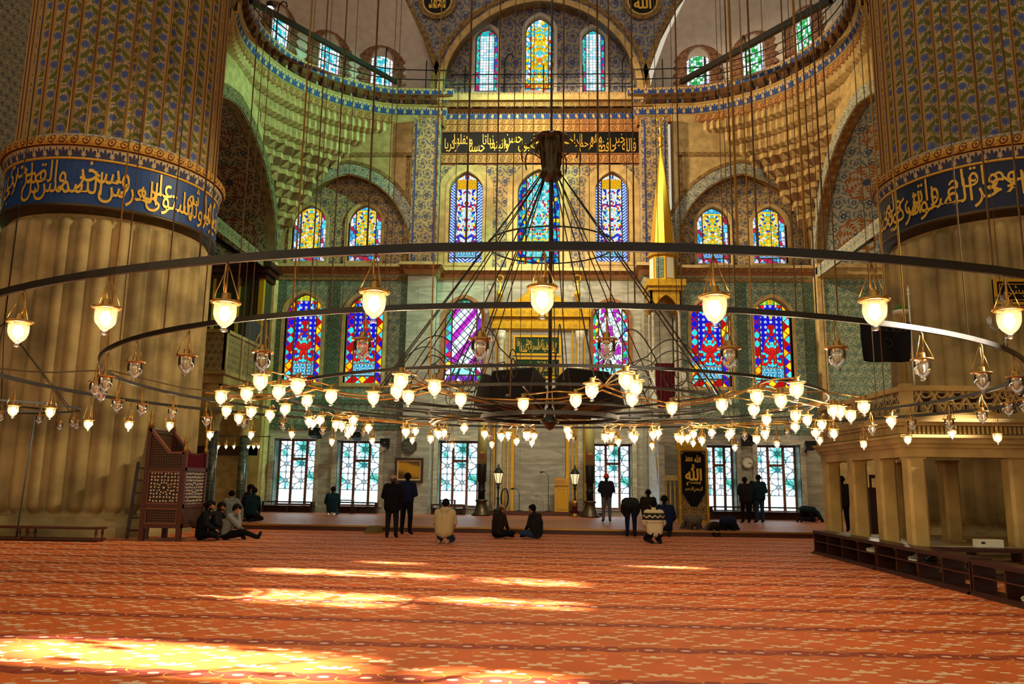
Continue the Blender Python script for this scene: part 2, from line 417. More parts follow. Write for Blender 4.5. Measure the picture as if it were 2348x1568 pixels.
# stained glass: u 0..1 across the pane, v in pane widths from the sill
def diamonds(g, x, y, n):
    a = x*n; b = y*n
    p = a+b; q = a-b
    h = g.hash(g.fl(p), g.fl(q))
    e = g.mx(g.ab(g.fr(p)-.5), g.ab(g.fr(q)-.5))
    return h, e
def m_glass(name, hgt, bw, bpal, ipal, isc, bottom=None, style='', estr=1.15, topc=None, bsc=9.):
    g = G(name); u, v = g.u, g.v; au = g.ab(u-.5)
    border = g.mx(au > .5-bw, g.mx(v < bw*1.05, v > hgt-bw*1.3-.16*(1.-4.*au*au)*0.))
    # border
    if style in ('low', 'diag'):
        h, e = diamonds(g, u, v, 4.2); bc = g.mix(e > .42, g.pal(h, bpal), bpal[-1])
    elif style == 'braid':
        t = g.fr(v*11.-au*9.); bc = g.mix(t < .45, bpal[0], bpal[1]); bc = g.mix(g.ab(au-.5+bw*.5) < .012, bc, bpal[2])
    else:
        e = g.vor(u*1., v, bsc, 'DISTANCE_TO_EDGE'); _, h = g.vor(u, v, bsc); bc = g.mix(e < .05, g.pal(h, bpal), '#10131c')
    # inner
    _, h = g.vor(au*1.4+.2, v*1.1, isc); e = g.vor(au*1.4+.2, v*1.1, isc, 'DISTANCE_TO_EDGE')
    ic = g.pal(h, ipal)
    if style == 'low':
        vv = v/hgt; ic2 = g.pal(h, ('#d01818', '#e02818', '#38e0e0', '#c01414', '#58e8e8', '#2030d8'))
        dots = (g.ln(g.fr(u*7.)-.5, g.fr(v*7.)-.5) < .26)
        blue = g.mix(dots, '#1a1ad8', '#c8d4ff')
        inm = au*2.1 < (.86-vv)*1.6
        ic = g.mix((vv < .62)*(au < .62*(.66-vv)+.05), blue, ic2)
        ic = g.mix(vv > .82, ic, g.pal(h, ('#f0d818', '#ffe83c', '#50c848', '#e8c010', '#f8f8a0')))
        ic = g.mix((vv > .70)*(vv < .82)*(au > .17), ic, ic2)
        ic = g.mix(ell(g, u, vv, .5, .705, .05, .03), ic, '#ffe030')
    elif style == 'hex' or style == 'dome':
        e = g.vor(u, v*1.0, isc, 'DISTANCE_TO_EDGE', .12); _, h = g.vor(u, v, isc, rnd=.12); ic = g.pal(h, ipal)
    elif style == 'diag':
        p = v*.8-u*1.+2.; lat = mor(g, g.ab(g.fr((u+v*.95)*5.)-.5) > .44, g.ab(g.fr((u-v*.95)*5.)-.5) > .44)
        ic = g.mix(g.fr(p*1.9) < .38, '#e8fbff', '#c030c8'); e = g.sel(lat, 1., 0.)
        ic = g.mix(v > hgt*.80, ic, g.pal(h, ('#40e0d8', '#a8f4f0', '#38c070', '#e03850', '#60d8ff')))
    lead = e < .055
    ic = g.mix(lead, ic, '#0c1626')
    if bottom:
        hb, eb = diamonds(g, u, v, 6.5); s = g.ab(g.sin(g.at(g.fr(v*6.)-.5, g.fr(u*6.)-.5)*3.))
        bcol = g.mix(s < .3, bottom[1], bottom[0])
        ic = g.mix(v < bw+bottom[2], ic, bcol); ic = g.mix(g.ab(v-bw-bottom[2]) < .02, ic, '#8a7a60')
    if topc:
        ic = g.mix((v > hgt*.71)*(v < hgt*.80)*(e > .055), ic, topc)
    o = g.mix(border, ic, bc)
    fr = mor(g, g.ab(au-.5+bw) < .017, (g.ab(v-bw*1.05) < .017), (au > .485), v < .02)
    o = g.mix(fr, o, '#3a3020')
    M[name] = g.out(o, emit=estr)
m_glass('sg_low', 2.75, .20, ('#30d8e0', '#f8c010', '#2020d0', '#f8e020', '#50e8f0', '#1818c8', '#b01010'), ('#d01818',), 11., ('#e8ffff', '#2890b8', .34), 'low')
m_glass('sg_arch', 1.9, .19, ('#40a8e8', '#60d0f0', '#e8f4ff', '#b02848', '#3888d0', '#d8c8e8'), ('#f8d820', '#e8b810', '#ffe850', '#50d0b0', '#f0c818', '#f8f0d0', '#e0a010', '#3040c0'), 15., ('#d8f8ff', '#3878b8', .22), 'vase', bsc=7.)
m_glass('sg_bay', 3.3, .19, ('#1f48b8', '#d8f0ff', '#70a0e0'), ('#ffffff', '#e0f4ff', '#2030c0', '#ffffff', '#c8e8ff', '#e02030', '#3040d0', '#ffe040', '#f4fbff', '#48c0c8'), 14., ('#e8f8ff', '#3890b0', .25), 'braid', topc='#f0b418')
m_glass('sg_bay_mid', 2.6, .2, ('#28a8d8', '#48d0e8', '#1830b0', '#ffd820', '#38c0d0', '#2040c0', '#e04050'), ('#a8f4f8', '#40d8e0', '#e8ffff', '#20b0c8', '#80ecf0', '#f0e040', '#c83050', '#58e0e8', '#c8ffff'), 19., None, '', bsc=13.)
m_glass('sg_bay_low', 2.5, .17, ('#40d8d0', '#f0e030', '#e02848', '#8040c0', '#e8fbff', '#38b058', '#40c8e8'), ('#e8fbff', '#f4ffff', '#c030c8'), 7., ('#40e0e0', '#a8f8f8', .3), 'diagv', bsc=10.)
m_glass('sg_bay_low_diag', 2.5, .17, ('#40d8d0', '#f0e030', '#e02848', '#8040c0', '#e8fbff', '#38b058', '#7030b0'), ('#e8fbff', '#d0f8ff', '#c030c8'), 7., ('#40e0e0', '#a8f8f8', .3), 'diag')
m_glass('sg_top', 3.1, .17, ('#30c0c8', '#48e0d8', '#c02878', '#2858c0', '#38b8a8'), ('#e8ffff', '#f4ffff', '#c8f4ff', '#a0e8ff', '#ffffff'), 7.5, None, 'hex', bsc=8.)
m_glass('sg_top_mid', 2.75, .19, ('#e8f8ff', '#58d8f0', '#ffe020', '#e03818', '#40c8e8', '#f8fcff', '#30b0d8'), ('#ffe020', '#f8c810', '#48d0e8', '#ffee60', '#58e0f0', '#e8b010', '#f08020', '#e8ffff'), 11., None, '', bsc=9.)
m_glass('sg_dome', 1.8, .15, ('#f0fcff', '#e0f4ff', '#ffffff', '#d8c0e0', '#f0fcff'), ('#30c8d8', '#c8f8ff', '#48d8e8', '#e8ffff', '#28a8c8', '#f4ffff'), 9., None, 'dome', bsc=5.)
m_glass('sg_dome_green', 1.8, .15, ('#f0fcff', '#d8f8ff', '#ffffff', '#d8c0e0', '#f0fcff'), ('#30b048', '#c8f8ff', '#48c860', '#e8ffff', '#f4ffff', '#20a040'), 8., None, 'dome', bsc=5.)
def m_daylight():
    """clear ground-floor glazing: daylight and garden seen through iron rosettes; uv in pane cells"""
    g = G('daylight'); x = g.fr(g.u)-.5; y = g.fr(g.v)-.5; th = g.at(y, x); r = g.ln(x, y)
    sp = (g.ab(g.sin(th*3.))*r) < .03
    arcs = mor(g, *[g.ab(g.ln(x-a, y-b)-.5) < .026 for a, b in ((.5, .29), (-.5, .29), (.5, -.29), (-.5, -.29), (0., .58), (0., -.58))])
    nz = g.noise(g.u, g.v, .9, 3.)
    sky = g.mix(g.ss(nz, .42, .62), '#e8f8ff', '#3c9aa4'); sky = g.mix((nz > .6)*.6, sky, '#3a7a44')
    low = g.v < 1.; o = g.mix(low*.6, sky, '#d8f4fa')
    ir = mor(g, sp, arcs)
    o = g.mix(ir*g.sel(low, .93, .35), o, '#123038')
    M['daylight'] = g.out(o, emit=2.6)
m_daylight()
def m_lampglass():
    g = G('lamp_glass'); o = g.n('ShaderNodeOutputMaterial')
    tr = g.n('ShaderNodeBsdfTransparent'); tr.inputs[0].default_value = (.97, .95, .9, 1)
    gl = g.n('ShaderNodeBsdfGlossy'); gl.inputs['Roughness'].default_value = .06
    tl = g.n('ShaderNodeBsdfTranslucent'); tl.inputs[0].default_value = (1, .88, .6, 1)
    fr = g.n('ShaderNodeFresnel'); fr.inputs[0].default_value = 1.5
    m1 = g.n('ShaderNodeMixShader'); m1.inputs[0].default_value = .035; g.l(tr.outputs[0], m1.inputs[1]); g.l(tl.outputs[0], m1.inputs[2])
    k = g.n('ShaderNodeMath'); k.operation = 'MULTIPLY_ADD'; g.l(fr.outputs[0], k.inputs[0]); k.inputs[1].default_value = .95; k.inputs[2].default_value = .09
    m2 = g.n('ShaderNodeMixShader'); g.l(k.outputs[0], m2.inputs[0]); g.l(m1.outputs[0], m2.inputs[1]); g.l(gl.outputs[0], m2.inputs[2])
    g.l(m2.outputs[0], o.inputs[0]); M['lamp_glass'] = g.mat
m_lampglass()
def m_emit(name, c, e):
    g = G(name); M[name] = g.out(c, emit=e)
m_emit('bulb_lit', (1, .78, .45), 190.); m_emit('lantern_lit', (1, .78, .4), 1.1); m_emit('flood_lens', (.9, 1, 1), 6.)
m_flat('bulb_off', '#cfcabc', .2, .5)
# ------------------------------------------------------------------ arabic lettering
_F4 = {}
for ch, c in zip('بتثجحخسشصضطظعغفقكلمنهيئ', (0xFE8F, 0xFE95, 0xFE99, 0xFE9D, 0xFEA1, 0xFEA5, 0xFEB1, 0xFEB5, 0xFEB9, 0xFEBD, 0xFEC1, 0xFEC5, 0xFEC9, 0xFECD, 0xFED1, 0xFED5, 0xFED9, 0xFEDD, 0xFEE1, 0xFEE5, 0xFEE9, 0xFEF1, 0xFE89)): _F4[ch] = (c, c+1, c+2, c+3)
for ch, c in zip('ادذرزوىةأإآؤ', (0xFE8D, 0xFEA9, 0xFEAB, 0xFEAD, 0xFEAF, 0xFEED, 0xFEEF, 0xFE93, 0xFE83, 0xFE87, 0xFE81, 0xFE85)): _F4[ch] = (c, c+1)
def shape_ar(w):
    if w == 'الله': return chr(0xFDF2)
    out = []; i = 0; prev = False
    while i < len(w):
        c = w[i]
        if c == 'ل' and i+1 < len(w) and w[i+1] == 'ا':
            out.append(chr(0xFEFC if prev else 0xFEFB)); i += 2; prev = False; continue
        f = _F4.get(c)
        if not f: out.append(c); prev = False; i += 1; continue
        nxt = i+1 < len(w) and w[i+1] in _F4 and len(f) == 4
        out.append(chr(f[3] if prev and nxt else f[1] if prev else f[2] if nxt else f[0]))
        prev = nxt and len(f) == 4; i += 1
    return ''.join(reversed(out))
_TXT = {}
def text2d(s, off=.012):
    if (s, off) in _TXT: return _TXT[(s, off)]
    cu = bpy.data.curves.new('lettering', 'FONT'); cu.body = s; cu.offset = off; cu.resolution_u = 2; cu.fill_mode = 'FRONT'
    o = bpy.data.objects.new('lettering', cu); COL.objects.link(o)
    dg = bpy.context.evaluated_depsgraph_get(); dg.update()
    me = bpy.data.meshes.new_from_object(o.evaluated_get(dg))
    vs = [(v.co.x, v.co.y) for v in me.vertices]; fs = [list(p.vertices) for p in me.polygons]
    bpy.data.objects.remove(o); bpy.data.curves.remove(cu); bpy.data.meshes.remove(me)
    x0 = min(v[0] for v in vs); x1 = max(v[0] for v in vs); y0 = min(v[1] for v in vs); y1 = max(v[1] for v in vs)
    _TXT[(s, off)] = (vs, fs, x0, x1, y0, y1); return _TXT[(s, off)]
def calli(mb, words, x0, x1, z0, z1, fn, mi=0, over=.72, off=.02, stagger=True):
    """right-to-left line of words stacked in two tiers between x0..x1 (x grows rightwards), z0..z1"""
    items = [text2d(shape_ar(w), off) for w in words]
    adv = []; tot = 0
    for k, t in enumerate(items):
        a = (t[3]-t[2])*(over if stagger and k < len(items)-1 else 1)+(.06 if not stagger else 0); adv.append(a); tot += a
    sx = (x1-x0)/tot; cur = x1; Hh = z1-z0
    for k, (t, a) in enumerate(zip(items, adv)):
        vs, fs, a0, a1, b0, b1 = t
        if stagger: lo, hi = (z0, z0+Hh*.76) if k % 2 == 0 else (z0+Hh*.26, z1)
        else: lo, hi = z0, z1
        w = (a1-a0)*sx
        ids = [mb.vert(fn(cur-w+(x-a0)*sx, lo+(y-b0)/(b1-b0)*(hi-lo))) for x, y in vs]
        for f in fs: mb.face([ids[i] for i in f], None, mi)
        cur -= a*sx
def glyph(mb, w, xc, zc, wd, ht, fn, off=.03, mi=0):
    vs, fs, a0, a1, b0, b1 = text2d(shape_ar(w), off)
    ids = [mb.vert(fn(xc+((x-a0)/(a1-a0)-.5)*wd, zc+((y-b0)/(b1-b0)-.5)*ht)) for x, y in vs]
    for f in fs: mb.face([ids[i] for i in f], None, mi)
# ------------------------------------------------------------------ outlines
def arch(xc, w, z0, z1, rise=None, n=9, pointed=.25):
    """ccw outline: sill left, sill right, up, over a (slightly pointed) arch"""
    rise = rise or w*.55; h = w/2; zs = z1-rise
    pts = [(xc-h, z0), (xc+h, z0)]
    for i in range(n+1):
        a = PI/2*i/n; x = cos(a); z = sin(a)
        if pointed: z = z*(1-pointed)+pointed*(1-x)
        pts.append((xc+h*x, zs+rise*z))
    for i in range(n-1, -1, -1):
        a = PI/2*i/n; x = cos(a); z = sin(a)
        if pointed: z = z*(1-pointed)+pointed*(1-x)
        pts.append((xc-h*x, zs+rise*z))
    return pts
def back(Y): return lambda a, b, d=0.: (a, Y+d, b)
def rect(x0, x1, z0, z1): return [(x0, z0), (x1, z0), (x1, z1), (x0, z1)]
def inset(pts, k):
    n = len(pts); out = []
    for i in range(n):
        p, q, r = Vector((*pts[i-1], 0)), Vector((*pts[i], 0)), Vector((*pts[(i+1) % n], 0))
        a = (q-p); b = (r-q)
        a = a.normalized() if a.length > 1e-9 else b.normalized(); b = b.normalized() if b.length > 1e-9 else a
        na = Vector((-a.y, a.x, 0)); nb = Vector((-b.y, b.x, 0)); m = na+nb
        if m.length < 1e-6: m = na
        m.normalize(); out.append((q.x+m.x*k/max(.4, m.dot(na)), q.y+m.y*k/max(.4, m.dot(na))))
    return out
def ring_mb(mb, outer, inner, fn, d0, d1, mi=0):
    n = len(outer)
    A = [mb.vert(fn(*p, d0)) for p in outer]; B = [mb.vert(fn(*p, d0)) for p in inner]
    C = [mb.vert(fn(*p, d1)) for p in outer]; D = [mb.vert(fn(*p, d1)) for p in inner]
    for i in range(n):
        j = (i+1) % n
        mb.face((A[i], A[j], B[j], B[i]), [outer[i], outer[j], inner[j], inner[i]], mi)
        mb.face((B[i], B[j], D[j], D[i]), None, mi); mb.face((A[j], A[i], C[i], C[j]), None, mi)
NWIN = [0]
def stained(outline, Y, depth, mat, label, surround='cream_frame', fn=None):
    """window_<n>: raised surround, leaded frame and coloured glass filling an arched opening"""
    NWIN[0] += 1
    fn = fn or back(Y)
    xs = [p[0] for p in outline]; zs = [p[1] for p in outline]; x0, x1, z0 = min(xs), max(xs), min(zs); w = x1-x0
    g = MB(); tri = tessellate_polygon([[Vector((*p, 0)) for p in outline]])
    ids = [g.vert(fn(*p, depth)) for p in outline]
    for t in tri: g.face([ids[i] for i in t], [((outline[i][0]-x0)/w, (outline[i][1]-z0)/w) for i in t])
    root = thing('window_%d' % NWIN[0], label, 'window', fn((x0+x1)/2, z0, 0), kind='structure')
    off = Matrix.Translation(-Vector(fn((x0+x1)/2, z0, 0)))
    g.v = [off @ v for v in g.v]; g.obj('glass', M[mat], root)
    f = MB(); ring_mb(f, inset(outline, -.16), inset(outline, .0), fn, -.05, depth+.02); f.v = [off @ v for v in f.v]; f.obj('surround', M[surround], root)
    f = MB(); ring_mb(f, outline, inset(outline, .035), fn, depth-.05, depth); f.v = [off @ v for v in f.v]; f.obj('frame', M['terra'], root)
    return root
def px_arch(x0, x1, yt, yb, Y, **k):
    ym = (yt+yb)/2
    a, b = atY(x0, yb, Y), atY(x1, yb, Y); t = atY((x0+x1)/2, yt, Y); a2 = atY(x0, ym, Y); b2 = atY(x1, ym, Y)
    xa, xb = (a.x+a2.x)/2, (b.x+b2.x)/2
    return arch((xa+xb)/2, xb-xa, a.z, t.z, **k)
# ------------------------------------------------------------------ floor, platform
f = MB(); f.poly([(-24, -12, 0), (24, -12, 0), (24, 25.95, 0), (-24, 25.95, 0)], uv=[(-24, -12), (24, -12), (24, 25.95), (-24, 25.95)])
struct('floor', f, M['carpet'], 'orange-red patterned carpet with rows of pale flowers and dark red stripes', 'floor', None)
f = MB(); q = [(-17, 25.95), (17, 25.95), (17, 36.6), (-17, 36.6)]
f.poly([(x, y, .18) for x, y in q], uv=q); f.poly([(-17, 25.95, 0), (17, 25.95, 0), (17, 25.95, .18), (-17, 25.95, .18)], mi=1); f.box(-17, 17, 25.9, 25.95, .13, .185, 2)
m_carpet('carpet_far', '#b45c34', '#7a2416', '#d0b4a0', '#b8824c')
struct('floor_platform', f, [M['carpet_far'], M['wood_red'], M['brass']], 'raised carpeted platform with a red wooden step before the back wall', 'floor')
# ------------------------------------------------------------------ back wall
BY, EY = 36.4, 35.8          # centre bay plane, side plane
LX, RX = -4.95, 4.6
LOW = [('l', 625, 720, 1005, 1165), ('l', 770, 868, 1010, 1166), ('c', 1003, 1095, 1010, 1163), ('c', 1362, 1450, 1017, 1166), ('r', 1622, 1690, 1020, 1166), ('r', 1738, 1838, 1020, 1170)]
ST = {'l': [('sg_low', 648, 733, 672, 876, 'red and blue stained-glass window of the lower tier, leftmost of all'), ('sg_low', 788, 875, 674, 878, 'red and blue lower stained-glass window beside the pale pilaster, left of the gilded niche')],
      'c': [('sg_bay_low_diag', 1018, 1105, 683, 873, 'lower stained-glass window with magenta diagonal stripes on a white lattice'), ('sg_bay_low', 1360, 1443, 690, 872, 'lower stained-glass window of pale lattice with purple, right of the gold inscription panels')],
      'r': [('sg_low', 1587, 1677, 683, 886, 'red and blue lower stained-glass window just beside the gilded spire'), ('sg_low', 1732, 1820, 682, 888, 'red and blue lower stained-glass window, rightmost of all')]}
UP = {'l': [('sg_arch', 668, 745, 470, 598, 'yellow vase stained-glass window at left under the green-lit blind arch'), ('sg_arch', 797, 872, 470, 598, 'yellow vase stained-glass window at right under the green-lit blind arch')],
      'r': [('sg_arch', 1600, 1675, 474, 604, 'yellow vase stained-glass window at left under the warm-lit blind arch'), ('sg_arch', 1728, 1806, 474, 604, 'yellow vase stained-glass window at right under the warm-lit blind arch')]}
def low_window(side, x0, x1, yt, yb):
    """ground-floor window: outline plus its parts"""
    Y = BY if side == 'c' else EY
    a, b = atY(x0, yb, Y), atY(x1, yt, Y); c = atY(x0, yt, Y); d = atY(x1, yb, Y)
    return (a.x+c.x)/2, (b.x+d.x)/2, .42, b.z
SPAN = {'l': (-12.4, -6.0), 'c': (LX, RX), 'r': (5.7, 12.4)}
lowlab = {0: 'tall clear window with brown mullions, leftmost on the ground floor', 1: 'tall clear window with brown mullions behind the kneeling man in dark jacket',
          2: 'tall clear window right of the framed landscape picture', 3: 'tall clear window behind the man in the red cap', 4: 'tall clear window between the black gold-lettered hanging and the wall clock', 5: 'tall clear window right of the round wall clock'}
def ground_windows():
    for k, (s, *px) in enumerate(LOW):
        x0, x1, z0, z1 = low_window(s, *px); Y = BY if s == 'c' else EY
        NWIN[0] += 1; o = Vector((0, Y, 0)); xm = (x0+x1)/2
        root = thing('window_%d' % NWIN[0], lowlab[k], 'window', (xm, Y, z0), kind='structure')
        D = .75; w = x1-x0; h = z1-z0
        g = MB(); cols, rows = 2.6, 4.
        g.poly([(-w/2, D, 0), (w/2, D, 0), (w/2, D, h), (-w/2, D, h)], uv=[(0, 0), (cols, 0), (cols, rows), (0, rows)])
        g.obj('glass', M['daylight'], root)
        m = MB(); t = .055
        ins = [-w/2+w*.16, -w/2+w*.16+w*.31, -w/2+w*.16+w*.62]
        sg = 1 if xm < 0 else -1
        m.box(-w/2, w/2, D-.08, D-.01, 0, .1); m.box(-w/2, w/2, D-.08, D-.01, h-.1, h)
        for x in (-w/2+.04, w/2-.04, -w*.16, w*.2): m.box(x-t, x+t, D-.09, D-.01, 0, h)
        m.box(-w*.16, w*.2, D-.1, D-.01, h*.68, h*.68+.11)
        m.obj('mullions', M['wood_window'], root)
        b = MB()
        for i in (1, 2, 3): b.box(-w/2, w/2, D-.06, D-.03, h*i/4-.015, h*i/4+.015)
        b.obj('glazing_bars', M['iron'], root)
        r = MB(); ring_mb(r, rect(-w/2-.2, w/2+.2, 0, h+.2), rect(-w/2, w/2, 0, h), lambda a, b, d: (a, d, b), -.06, .02); r.obj('surround', M['marble_white'], root)
        r = MB()
        r.box(sg*-w/2-.0, sg*-w/2+.03*sg, .05, D-.1, 0, h) if sg > 0 else r.box(w/2-.03, w/2, .05, D-.1, 0, h)
        r.obj('tiled_reveal', M['tile_border'], root)
for s in 'lcr':
    X0, X1 = SPAN[s]; Y = BY if s == 'c' else EY; fn = back(Y)
    lows = [rect(*low_window(t, *p)) for t, *p in LOW if t == s]
    w = MB(); w.plate(rect(X0, X1, -.02, 3.8), lows, fn, 0, .8, 0, 1)
    sts = []
    for m, x0, x1, yt, yb, lab in ST[s]:
        sts.append((px_arch(x0, x1, yt, yb, Y, rise=None, pointed=.2), m, lab))
    w2 = MB(); w2.plate(rect(X0, X1, 3.8, 11.3), [a for a, _, _ in sts], fn, 0, .35, 0, 1)
    nm = {'l': 'left', 'c': 'back', 'r': 'right'}[s]
    struct('wall_lower_'+nm, w, [M['marble'], M['marble_white']], 'veined grey marble lower wall, %s section' % {'l': 'left', 'c': 'central', 'r': 'right'}[s], 'wall')
    struct('wall_middle_'+nm, w2, [M['marble' if s == 'c' else 'tile_green'], M['cream_frame']], {'l': 'green tiled wall around the left stained-glass pair', 'c': 'grey marble wall around the gilded niche', 'r': 'green tiled wall around the right stained-glass pair'}[s], 'wall')
    for a, m, lab in sts: stained(a, Y, .3, m, lab, 'terra' if s == 'c' else 'cream_frame')
    if s != 'c':   # tile border strips
        t = MB(); zt = 10.75
        xs = [p[0] for a, _, _ in sts for p in a]; e = sorted([min(p[0] for p in a) for a, _, _ in sts]+[max(p[0] for p in a) for a, _, _ in sts])
        for a, b in ((X0+.05, X0+.5), (e[1]+.3, e[2]-.3), (X1-.55, X1-.1)): t.box(a, b, Y-.035, Y, 4.1, zt)
        t.box(X0, X1, Y-.04, Y, 3.85, 4.05); t.box(X0, X1, Y-.04, Y, 5.0, 5.2); t.box(X0, X1, Y-.04, Y, 10.75, 11.)
        struct('trim_tiles_'+nm, t, M['tile_border'], 'darker tile border strips framing the %s stained-glass pair' % {'l': 'left', 'r': 'right'}[s], 'trim')
ground_windows()
# pilasters either side of the bay, cornice at mid height
for s, a, b in (('left', -6.2, LX), ('right', RX, 5.85)):
    p = MB(); p.box(a, b, 35.45, 36.6, 0, 11.3, 0); p.box(a, b, 35.45, 36.6, 11.3, 18.7, 1); p.box(a+.12, a+.18, 35.43, 35.46, 11.6, 18.4, 2); p.box(b-.18, b-.12, 35.43, 35.46, 11.6, 18.4, 2)
    struct('wall_pilaster_'+s, p, [M['marble'], M['floral_bay'], M['blue_paint']], 'floral painted pilaster on a marble base at the %s of the niche bay' % s, 'pilaster')
def moulding(path, prof, mats, name, label, uvw=1.):
    """sweep bands: prof = [(off, z, mat_index)...]; band i joins prof[i] to prof[i+1] using mat of i"""
    P = [Vector((*p, 0)) for p in path]; n = len(P); nor = []
    for i in range(n):
        a = (P[i]-P[i-1]).normalized() if i else (P[1]-P[0]).normalized(); b = (P[i+1]-P[i]).normalized() if i < n-1 else a
        na, nb = Vector((a.y, -a.x, 0)), Vector((b.y, -b.x, 0)); m = (na+nb); m = m.normalized() if m.length > 1e-4 else na
        nor.append(m/max(.5, m.dot(na)))
    L = [0]
    for i in range(1, n): L.append(L[-1]+(P[i]-P[i-1]).length)
    mb = MB()
    for (o0, z0, mi), (o1, z1, _) in zip(prof, prof[1:]):
        A = [mb.vert((P[i]+nor[i]*o0)+Vector((0, 0, z0))) for i in range(n)]; B = [mb.vert((P[i]+nor[i]*o1)+Vector((0, 0, z1))) for i in range(n)]
        for i in range(n-1): mb.face((A[i], A[i+1], B[i+1], B[i]), [(L[i], 0), (L[i+1], 0), (L[i+1], 1), (L[i], 1)], mi)
    return struct(name, mb, mats, label, 'cornice'), P, nor, L
MIDP = [(-12.4, EY), (-6.25, EY), (-6.25, 35.4), (LX+.02, 35.4), (LX+.02, BY), (RX-.02, BY), (RX-.02, 35.4), (5.9, 35.4), (5.9, EY), (12.4, EY)]
moulding(MIDP, [(0, 10.95, 0), (.12, 11.05, 1), (.16, 11.2, 2), (.34, 11.35, 0), (.3, 11.5, 0), (0, 11.55, 0)], [M['cream'], M['terra'], M['scroll_terra']], 'trim_1', 'carved tan cornice running along the back wall above the tiles')
# centre bay upper wall
ups = [('sg_bay', 1028, 1105, 393, 602, 'blue-bordered stained-glass window at the left of the upper bay'), ('sg_bay_mid', 1186, 1284, 388, 606, 'turquoise and yellow stained-glass window in the middle of the upper bay behind the chandelier rods'), ('sg_bay', 1366, 1443, 393, 600, 'blue-bordered stained-glass window at the right of the upper bay')]
w = MB(); arcs = [(px_arch(a, b, c, d, BY, pointed=.3), m, l) for m, a, b, c, d, l in ups]
w.plate(rect(LX, RX, 11.4, 17.1), [a for a, _, _ in arcs], back(BY), 0, .35, 0, 1)
struct('wall_upper_back', w, [M['floral_bay'], M['cream_frame']], 'tan wall painted with blue-grey flowers around three tall stained-glass windows', 'wall')
for a, m, l in arcs:
    stained(a, BY, .3, m, l, 'cream_frame')
    t = MB(); ring_mb(t, inset(a, -.5), inset(a, -.16), back(BY), -.02, 0); struct('trim_arch_%d' % NWIN[0], t, M['cream'], 'plain tan arch border around the window: '+' '.join(l.split()[:5]), 'trim')
t = MB()
def strip(z0, z1, y, mi): t.poly([(LX, y, z0), (RX, y, z0), (RX, y, z1), (LX, y, z1)], [(LX, 0), (RX, 0), (RX, 1), (LX, 1)], mi)
strip(16.75, 17.2, BY-.08, 0); strip(18.4, 18.75, BY-.08, 0); strip(18.75, 19.0, BY-.1, 0)
t.box(LX, RX, BY-.1, BY, 17.2, 17.26, 1); t.box(LX, RX, BY-.1, BY, 18.34, 18.4, 1); t.box(LX, RX, BY-.02, BY+.2, 16.7, 19.2, 1)
struct('trim_frieze', t, [M['scroll_terra'], M['terra']], 'brown scrollwork friezes above and below the black inscription band', 'trim')
b = MB(); b.box(LX+.03, RX-.03, BY-.05, BY, 17.26, 18.34, 0)
calli(b, 'فالله خير حافظا وهو ارحم الراحمين فتقبلها ربها بقبول حسن وانبتها نباتا حسنا وكفلها زكريا'.split(), LX+.15, RX-.15, 17.34, 18.26, lambda x, z: (x, BY-.065, z), 1, off=.0, over=.8)
o = b.obj('inscription_band', [M['band_black'], M['gold_text']]); tag(o, 'long black band of gold Arabic lettering high over the niche', 'inscription')
